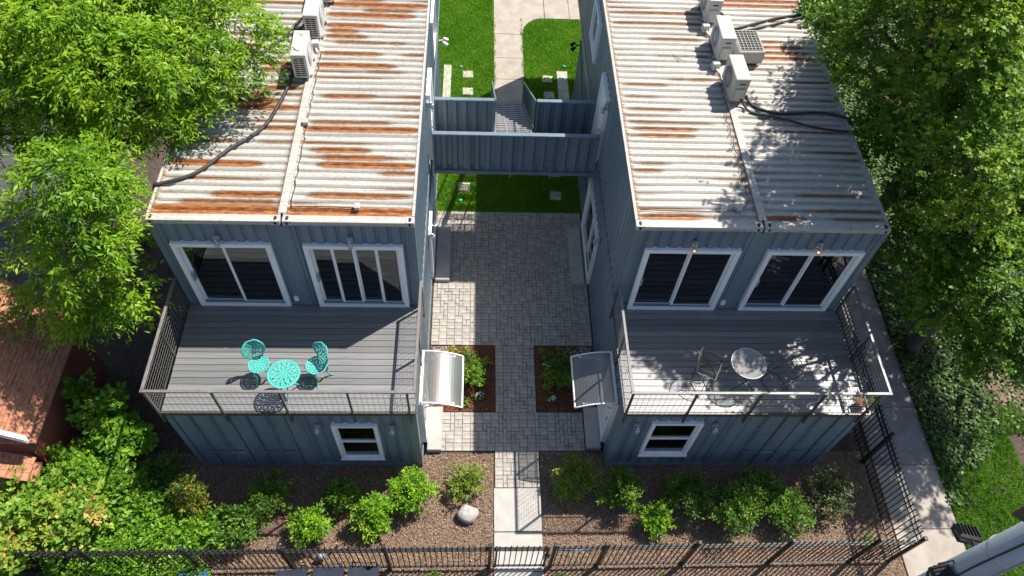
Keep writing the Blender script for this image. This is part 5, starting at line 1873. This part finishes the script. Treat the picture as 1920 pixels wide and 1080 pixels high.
shingle_roof(-9.05, 2.45, -12.6, 5.55, -0.38, 2.7, 62)
shingle_roof(-9.2, 1.75, -12.6, 3.7, -1.0, -0.50, 30)
rk = MB()
rk.v = [(-9.08, -0.47, 2.36), (-12.6, -0.47, 5.44), (-12.6, -0.47, 5.62), (-9.08, -0.47, 2.54), (-9.08, -0.385, 2.36), (-12.6, -0.385, 5.44), (-12.6, -0.385, 5.62), (-9.08, -0.385, 2.54)]
rk.f = [(0, 1, 2, 3), (7, 6, 5, 4), (0, 4, 5, 1), (1, 5, 6, 2), (2, 6, 7, 3), (3, 7, 4, 0)]
rk.build('rake_trim', 'white_trim', nb)
MB().box(-16, -9.4, -0.30, 2.6, 0.0, 2.1).build('wall', 'brick_red', nb)
MB().box(-16, -9.5, -0.95, -0.305, 0.0, 1.6).build('porch_wall', 'brick_red', nb)
MB().box(-10.35, -9.95, 1.2, 1.6, 3.5, 4.05).build('roof_vent', 'white_trim', nb)
ld = thing('metal_rail', 'thin dark handrail by the shrubs below the red roof', 'handrail', (-9.1, -1.2, 0))
for d in (0, 0.12):
    MB().tube([(d, 0, 0), (d, 0, 1.25)], 0.018, 6).build('post', 'rail_dark', ld)
MB().tube([(-0.03, 0, 1.25), (0.15, 0, 1.25)], 0.018, 6).build('top_bar', 'rail_dark', ld)

# ================================================================== VEGETATION
left_big = [(-9.04, 6.02, 7.0, 1.1), (-7.83, 5.71, 7.5, 1.1), (-7.03, 6.33, 7.2, 1.1), (-6.04, 6.66, 7.0, 0.9), (-5.27, 6.32, 6.9, 0.7), (-4.93, 5.81, 6.6, 0.4), (-8.65, 5.39, 6.5, 1.1), (-7.33, 4.98, 7.0, 1.1), (-6.44, 5.32, 7.0, 0.9), (-5.76, 5.53, 6.6, 0.55), (-6.28, 5.05, 6.2, 0.65), (-7.36, 4.78, 6.0, 1.0), (-8.49, 4.89, 5.8, 0.8), (-9.73, 5.48, 6.0, 0.9), (-6.72, 4.67, 5.7, 0.45), (-10.58, 5.96, 6.5, 1.2), (-8.97, 7.74, 7.5, 1.3), (-6.81, 7.49, 7.5, 1.1), (-10.6, 4.6, 5.6, 0.9), (-11.4, 5.2, 6.2, 1.1), (-9.9, 4.4, 5.4, 0.7), (-10.4, 7.2, 6.4, 1.1), (-9.6, 8.2, 6.0, 1.1), (-9.2, 7.0, 5.0, 0.9), (-10.6, 8.6, 5.2, 1.1)]
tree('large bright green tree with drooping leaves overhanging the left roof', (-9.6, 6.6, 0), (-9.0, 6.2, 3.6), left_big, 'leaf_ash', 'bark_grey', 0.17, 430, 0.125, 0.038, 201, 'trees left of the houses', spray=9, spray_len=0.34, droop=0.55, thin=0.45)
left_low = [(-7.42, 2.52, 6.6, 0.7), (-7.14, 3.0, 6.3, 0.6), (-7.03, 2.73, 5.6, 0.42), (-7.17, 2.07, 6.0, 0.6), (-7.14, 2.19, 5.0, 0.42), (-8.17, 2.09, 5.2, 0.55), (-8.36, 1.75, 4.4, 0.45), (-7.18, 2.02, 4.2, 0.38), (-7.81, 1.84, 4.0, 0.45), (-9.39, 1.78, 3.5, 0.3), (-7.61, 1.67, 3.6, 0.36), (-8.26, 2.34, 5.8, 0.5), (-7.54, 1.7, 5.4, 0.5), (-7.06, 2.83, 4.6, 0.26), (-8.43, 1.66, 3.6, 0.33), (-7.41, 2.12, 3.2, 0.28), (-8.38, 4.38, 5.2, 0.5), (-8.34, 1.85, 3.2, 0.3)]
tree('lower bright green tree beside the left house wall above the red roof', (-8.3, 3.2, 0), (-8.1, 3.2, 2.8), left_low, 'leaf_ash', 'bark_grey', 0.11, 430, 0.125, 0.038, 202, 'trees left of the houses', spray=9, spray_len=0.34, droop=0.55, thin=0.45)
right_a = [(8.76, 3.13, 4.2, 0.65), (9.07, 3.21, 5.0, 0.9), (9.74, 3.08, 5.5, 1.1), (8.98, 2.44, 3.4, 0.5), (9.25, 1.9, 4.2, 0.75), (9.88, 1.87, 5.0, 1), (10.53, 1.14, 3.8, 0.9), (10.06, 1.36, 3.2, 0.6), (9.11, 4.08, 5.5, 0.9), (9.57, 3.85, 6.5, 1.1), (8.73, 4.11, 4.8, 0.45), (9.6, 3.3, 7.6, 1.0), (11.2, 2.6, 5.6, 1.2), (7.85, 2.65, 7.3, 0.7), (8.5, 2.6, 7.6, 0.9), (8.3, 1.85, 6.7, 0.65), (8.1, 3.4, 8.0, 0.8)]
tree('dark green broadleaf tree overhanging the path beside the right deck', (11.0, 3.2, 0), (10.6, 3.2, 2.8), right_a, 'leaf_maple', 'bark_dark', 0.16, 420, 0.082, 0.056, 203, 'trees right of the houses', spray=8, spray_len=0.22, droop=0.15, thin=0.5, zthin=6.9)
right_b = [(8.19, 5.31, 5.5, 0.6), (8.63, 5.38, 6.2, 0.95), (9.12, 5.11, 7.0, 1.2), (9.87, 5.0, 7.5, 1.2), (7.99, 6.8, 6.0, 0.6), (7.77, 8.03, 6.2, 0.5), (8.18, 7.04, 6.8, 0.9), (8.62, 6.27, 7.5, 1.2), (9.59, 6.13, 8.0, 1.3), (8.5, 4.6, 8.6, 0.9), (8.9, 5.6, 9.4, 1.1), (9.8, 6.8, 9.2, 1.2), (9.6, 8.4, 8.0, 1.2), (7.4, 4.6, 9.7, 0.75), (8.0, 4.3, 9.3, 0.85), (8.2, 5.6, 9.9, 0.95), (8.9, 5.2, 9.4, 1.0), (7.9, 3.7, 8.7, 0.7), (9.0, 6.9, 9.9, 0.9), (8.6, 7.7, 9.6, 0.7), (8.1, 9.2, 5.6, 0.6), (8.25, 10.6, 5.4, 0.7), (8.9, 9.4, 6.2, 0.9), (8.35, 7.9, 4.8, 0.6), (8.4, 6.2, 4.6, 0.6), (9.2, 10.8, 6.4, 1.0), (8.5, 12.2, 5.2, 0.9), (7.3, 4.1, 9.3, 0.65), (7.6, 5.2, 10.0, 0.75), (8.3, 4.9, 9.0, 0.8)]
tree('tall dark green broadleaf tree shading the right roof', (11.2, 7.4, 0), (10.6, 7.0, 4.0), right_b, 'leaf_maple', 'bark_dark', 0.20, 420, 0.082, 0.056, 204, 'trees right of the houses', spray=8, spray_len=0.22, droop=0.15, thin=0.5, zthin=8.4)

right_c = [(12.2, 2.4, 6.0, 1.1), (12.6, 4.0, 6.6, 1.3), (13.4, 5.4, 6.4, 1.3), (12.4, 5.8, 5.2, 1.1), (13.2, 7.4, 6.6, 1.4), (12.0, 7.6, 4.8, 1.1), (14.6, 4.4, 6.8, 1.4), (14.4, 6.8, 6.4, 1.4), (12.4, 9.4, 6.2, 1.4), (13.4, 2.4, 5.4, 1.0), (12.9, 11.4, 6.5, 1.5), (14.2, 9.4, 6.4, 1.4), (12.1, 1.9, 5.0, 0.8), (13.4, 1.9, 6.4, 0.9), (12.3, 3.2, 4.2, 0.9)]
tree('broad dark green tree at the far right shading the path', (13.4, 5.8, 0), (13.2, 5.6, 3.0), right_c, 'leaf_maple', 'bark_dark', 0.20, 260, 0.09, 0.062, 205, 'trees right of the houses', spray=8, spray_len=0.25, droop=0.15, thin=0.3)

# front bed shrubs: (x, y, radius, height, material, leaves, label)
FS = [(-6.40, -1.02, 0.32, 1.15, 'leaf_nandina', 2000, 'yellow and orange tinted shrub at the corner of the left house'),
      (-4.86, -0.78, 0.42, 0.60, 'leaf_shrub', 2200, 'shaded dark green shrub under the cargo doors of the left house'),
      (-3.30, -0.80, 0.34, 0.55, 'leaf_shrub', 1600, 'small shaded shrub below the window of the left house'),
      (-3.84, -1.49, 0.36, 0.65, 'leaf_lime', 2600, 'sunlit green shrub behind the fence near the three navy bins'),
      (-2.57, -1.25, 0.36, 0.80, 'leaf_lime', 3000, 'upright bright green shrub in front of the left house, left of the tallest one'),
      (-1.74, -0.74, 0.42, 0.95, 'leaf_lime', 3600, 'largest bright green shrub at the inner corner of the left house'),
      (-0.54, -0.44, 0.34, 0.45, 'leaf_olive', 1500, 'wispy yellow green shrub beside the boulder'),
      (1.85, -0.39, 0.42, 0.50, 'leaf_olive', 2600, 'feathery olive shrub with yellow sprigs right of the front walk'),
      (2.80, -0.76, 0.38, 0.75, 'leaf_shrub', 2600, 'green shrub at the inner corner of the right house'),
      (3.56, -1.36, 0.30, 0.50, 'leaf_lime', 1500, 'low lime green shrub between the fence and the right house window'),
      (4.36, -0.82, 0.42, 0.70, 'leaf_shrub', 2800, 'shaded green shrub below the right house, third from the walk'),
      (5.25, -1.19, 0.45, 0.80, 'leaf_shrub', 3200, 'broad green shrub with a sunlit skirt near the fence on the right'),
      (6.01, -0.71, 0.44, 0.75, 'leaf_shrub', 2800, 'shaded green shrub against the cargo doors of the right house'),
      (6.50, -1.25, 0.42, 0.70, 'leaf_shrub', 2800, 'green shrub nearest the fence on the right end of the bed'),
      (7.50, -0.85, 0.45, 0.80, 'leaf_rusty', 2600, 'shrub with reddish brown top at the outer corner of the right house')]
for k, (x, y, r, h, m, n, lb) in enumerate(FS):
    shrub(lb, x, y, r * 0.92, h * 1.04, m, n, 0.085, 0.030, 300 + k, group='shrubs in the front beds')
shrub('bright yellow sprig shrub against the feathery olive one', 1.48, -0.40, 0.16, 0.62, 'leaf_yellow', 260, 0.07, 0.025, 331, group='shrubs in the front beds', lobes=3)
shrub('rounded green shrub in the small bed by the left canopy', -0.60, 2.24, 0.33, 0.62, 'leaf_shrub', 3600, 0.06, 0.034, 332, group='shrubs in the small beds')
shrub('rounded shaded shrub in the small bed by the right canopy', 1.78, 2.25, 0.33, 0.60, 'leaf_shrub', 3200, 0.06, 0.028, 333, group='shrubs in the small beds')
sp = [(-0.15, 2.65, 'leaf_yellow', 'small lime perennial at the far inner corner of the left small bed'), (-0.62, 3.0, 'leaf_olive', 'small green perennial at the far edge of the left small bed'), (-1.0, 3.02, 'leaf_yellow', 'small yellow perennial next to the pebbles in the left small bed'),
      (-0.72, 1.55, 'leaf_shrub', 'small green perennial at the near edge of the left small bed'), (1.35, 2.9, 'leaf_olive', 'small green perennial at the far edge of the right small bed'), (1.75, 2.95, 'leaf_olive', 'small yellowish perennial next to the pebbles in the right small bed'),
      (1.35, 1.95, 'leaf_olive', 'small leafy perennial at the inner edge of the right small bed')]
for k, (x, y, m, lb) in enumerate(sp):
    shrub(lb, x, y, 0.10, 0.16, m, 140, 0.06, 0.03, 350 + k, name='perennial', cat='plant', group='small perennials in the beds', lobes=3, spray=5)


def flower_clump(x, y, label, seed):
    t = shrub(label, x, y, 0.11, 0.14, 'leaf_shrub', 160, 0.05, 0.02, seed, name='flower_clump', cat='flowers', group='white flowers in the small beds', lobes=3, spray=5)
    gg = np.random.default_rng(seed)
    fm = MB()
    for k in range(14):
        a, d = gg.uniform(0, 6.28), 0.10 * math.sqrt(gg.random())
        cx_, cy_, cz_ = d * math.cos(a), d * math.sin(a), 0.15 + 0.04 * gg.random()
        for j in range(5):
            b = 2 * math.pi * j / 5 + a
            fm.quad((cx_, cy_, cz_), (cx_ + 0.013 * math.cos(b - .5), cy_ + 0.013 * math.sin(b - .5), cz_ + .006), (cx_ + 0.022 * math.cos(b), cy_ + 0.022 * math.sin(b), cz_ + .003), (cx_ + 0.013 * math.cos(b + .5), cy_ + 0.013 * math.sin(b + .5), cz_ + .006))
    fm.build('blossom', 'flower_white', t)


flower_clump(-0.30, 1.72, 'white flowers at the near inner side of the left small bed', 361)
flower_clump(-0.28, 2.35, 'white flowers beside the rounded shrub in the left small bed', 362)
flower_clump(1.36, 2.55, 'white flowers beside the rounded shrub in the right small bed', 363)
flower_clump(1.45, 1.62, 'white flowers at the near side of the right small bed', 364)
# dark green tufts seen in the front bed, left rear
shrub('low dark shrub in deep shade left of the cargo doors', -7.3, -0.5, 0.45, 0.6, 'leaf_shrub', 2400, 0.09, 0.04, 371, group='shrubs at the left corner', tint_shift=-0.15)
BL = [(-8.55, 0.85, 0.45, 1.7, 'leaf_vine', 1500, 0.13, 0.10, 'climbing large leaved vine at the end of the red roof'), (-8.15, 0.35, 0.42, 1.3, 'leaf_vine', 1300, 0.13, 0.10, 'large leaved vine left of the deck corner'),
      (-8.75, -0.35, 0.55, 1.35, 'leaf_vine', 3000, 0.10, 0.06, 'bright green bush below the white rake trim'), (-8.0, -0.75, 0.50, 1.0, 'leaf_vine', 2800, 0.09, 0.05, 'bright green bush behind the orange tipped maple'),
      (-9.2, -1.3, 0.65, 1.7, 'leaf_orange_tip', 3400, 0.11, 0.08, 'young maple bush with orange tips at the left edge'), (-8.45, -1.6, 0.60, 1.5, 'leaf_orange_tip', 3000, 0.11, 0.08, 'young maple bush with orange tips beside the fence'),
      (-9.6, -2.2, 0.60, 1.5, 'leaf_orange_tip', 2600, 0.11, 0.08, 'orange tipped bush at the bottom left corner'), (-7.5, -1.35, 0.50, 0.85, 'leaf_vine', 3200, 0.09, 0.05, 'dense bright bush behind the left fence, next to the maple'),
      (-7.75, -1.85, 0.45, 0.80, 'leaf_vine', 2800, 0.09, 0.05, 'bright low bush touching the left fence'), (-6.95, -1.62, 0.45, 0.70, 'leaf_vine', 3000, 0.09, 0.045, 'bright low bush left of the blue bin'),
      (-6.25, -1.58, 0.45, 0.70, 'leaf_vine', 3000, 0.09, 0.045, 'bright low bush right behind the blue bin'), (-5.42, -1.47, 0.42, 0.65, 'leaf_shrub', 3000, 0.085, 0.035, 'rounded bright green bush at the right end of the dense row'),
      (-7.2, -2.75, 0.55, 0.7, 'leaf_vine', 2800, 0.09, 0.05, 'leafy bush outside the fence at the bottom left'), (-8.3, -2.8, 0.55, 0.7, 'leaf_vine', 2400, 0.09, 0.05, 'dark leafy bush outside the fence below the maples'), (-6.3, -2.6, 0.45, 0.55, 'leaf_vine', 2200, 0.09, 0.045, 'low leafy bush outside the fence left of the blue bin')]
for k, (x, y, r, h, m, n, ll, lw_, lb) in enumerate(BL):
    shrub(lb, x, y, r, h, m, n, ll, lw_, 400 + k, group='bushes at the left corner', lobes=9)
for k, (x, y, lb) in enumerate(((1.50, -2.55, 'tiny weed at the foot of the gate post'), (3.6, -2.6, 'tiny weed outside the right fence'), (-1.2, -2.5, 'tiny weed outside the left fence near the gate'), (8.3, -1.8, 'tiny weed inside the fence corner on the right'))):
    shrub(lb, x, y, 0.14, 0.14, 'leaf_shrub', 180, 0.08, 0.02, 450 + k, name='weed', cat='weed', group='weeds by the fence', lobes=3, spray=5)
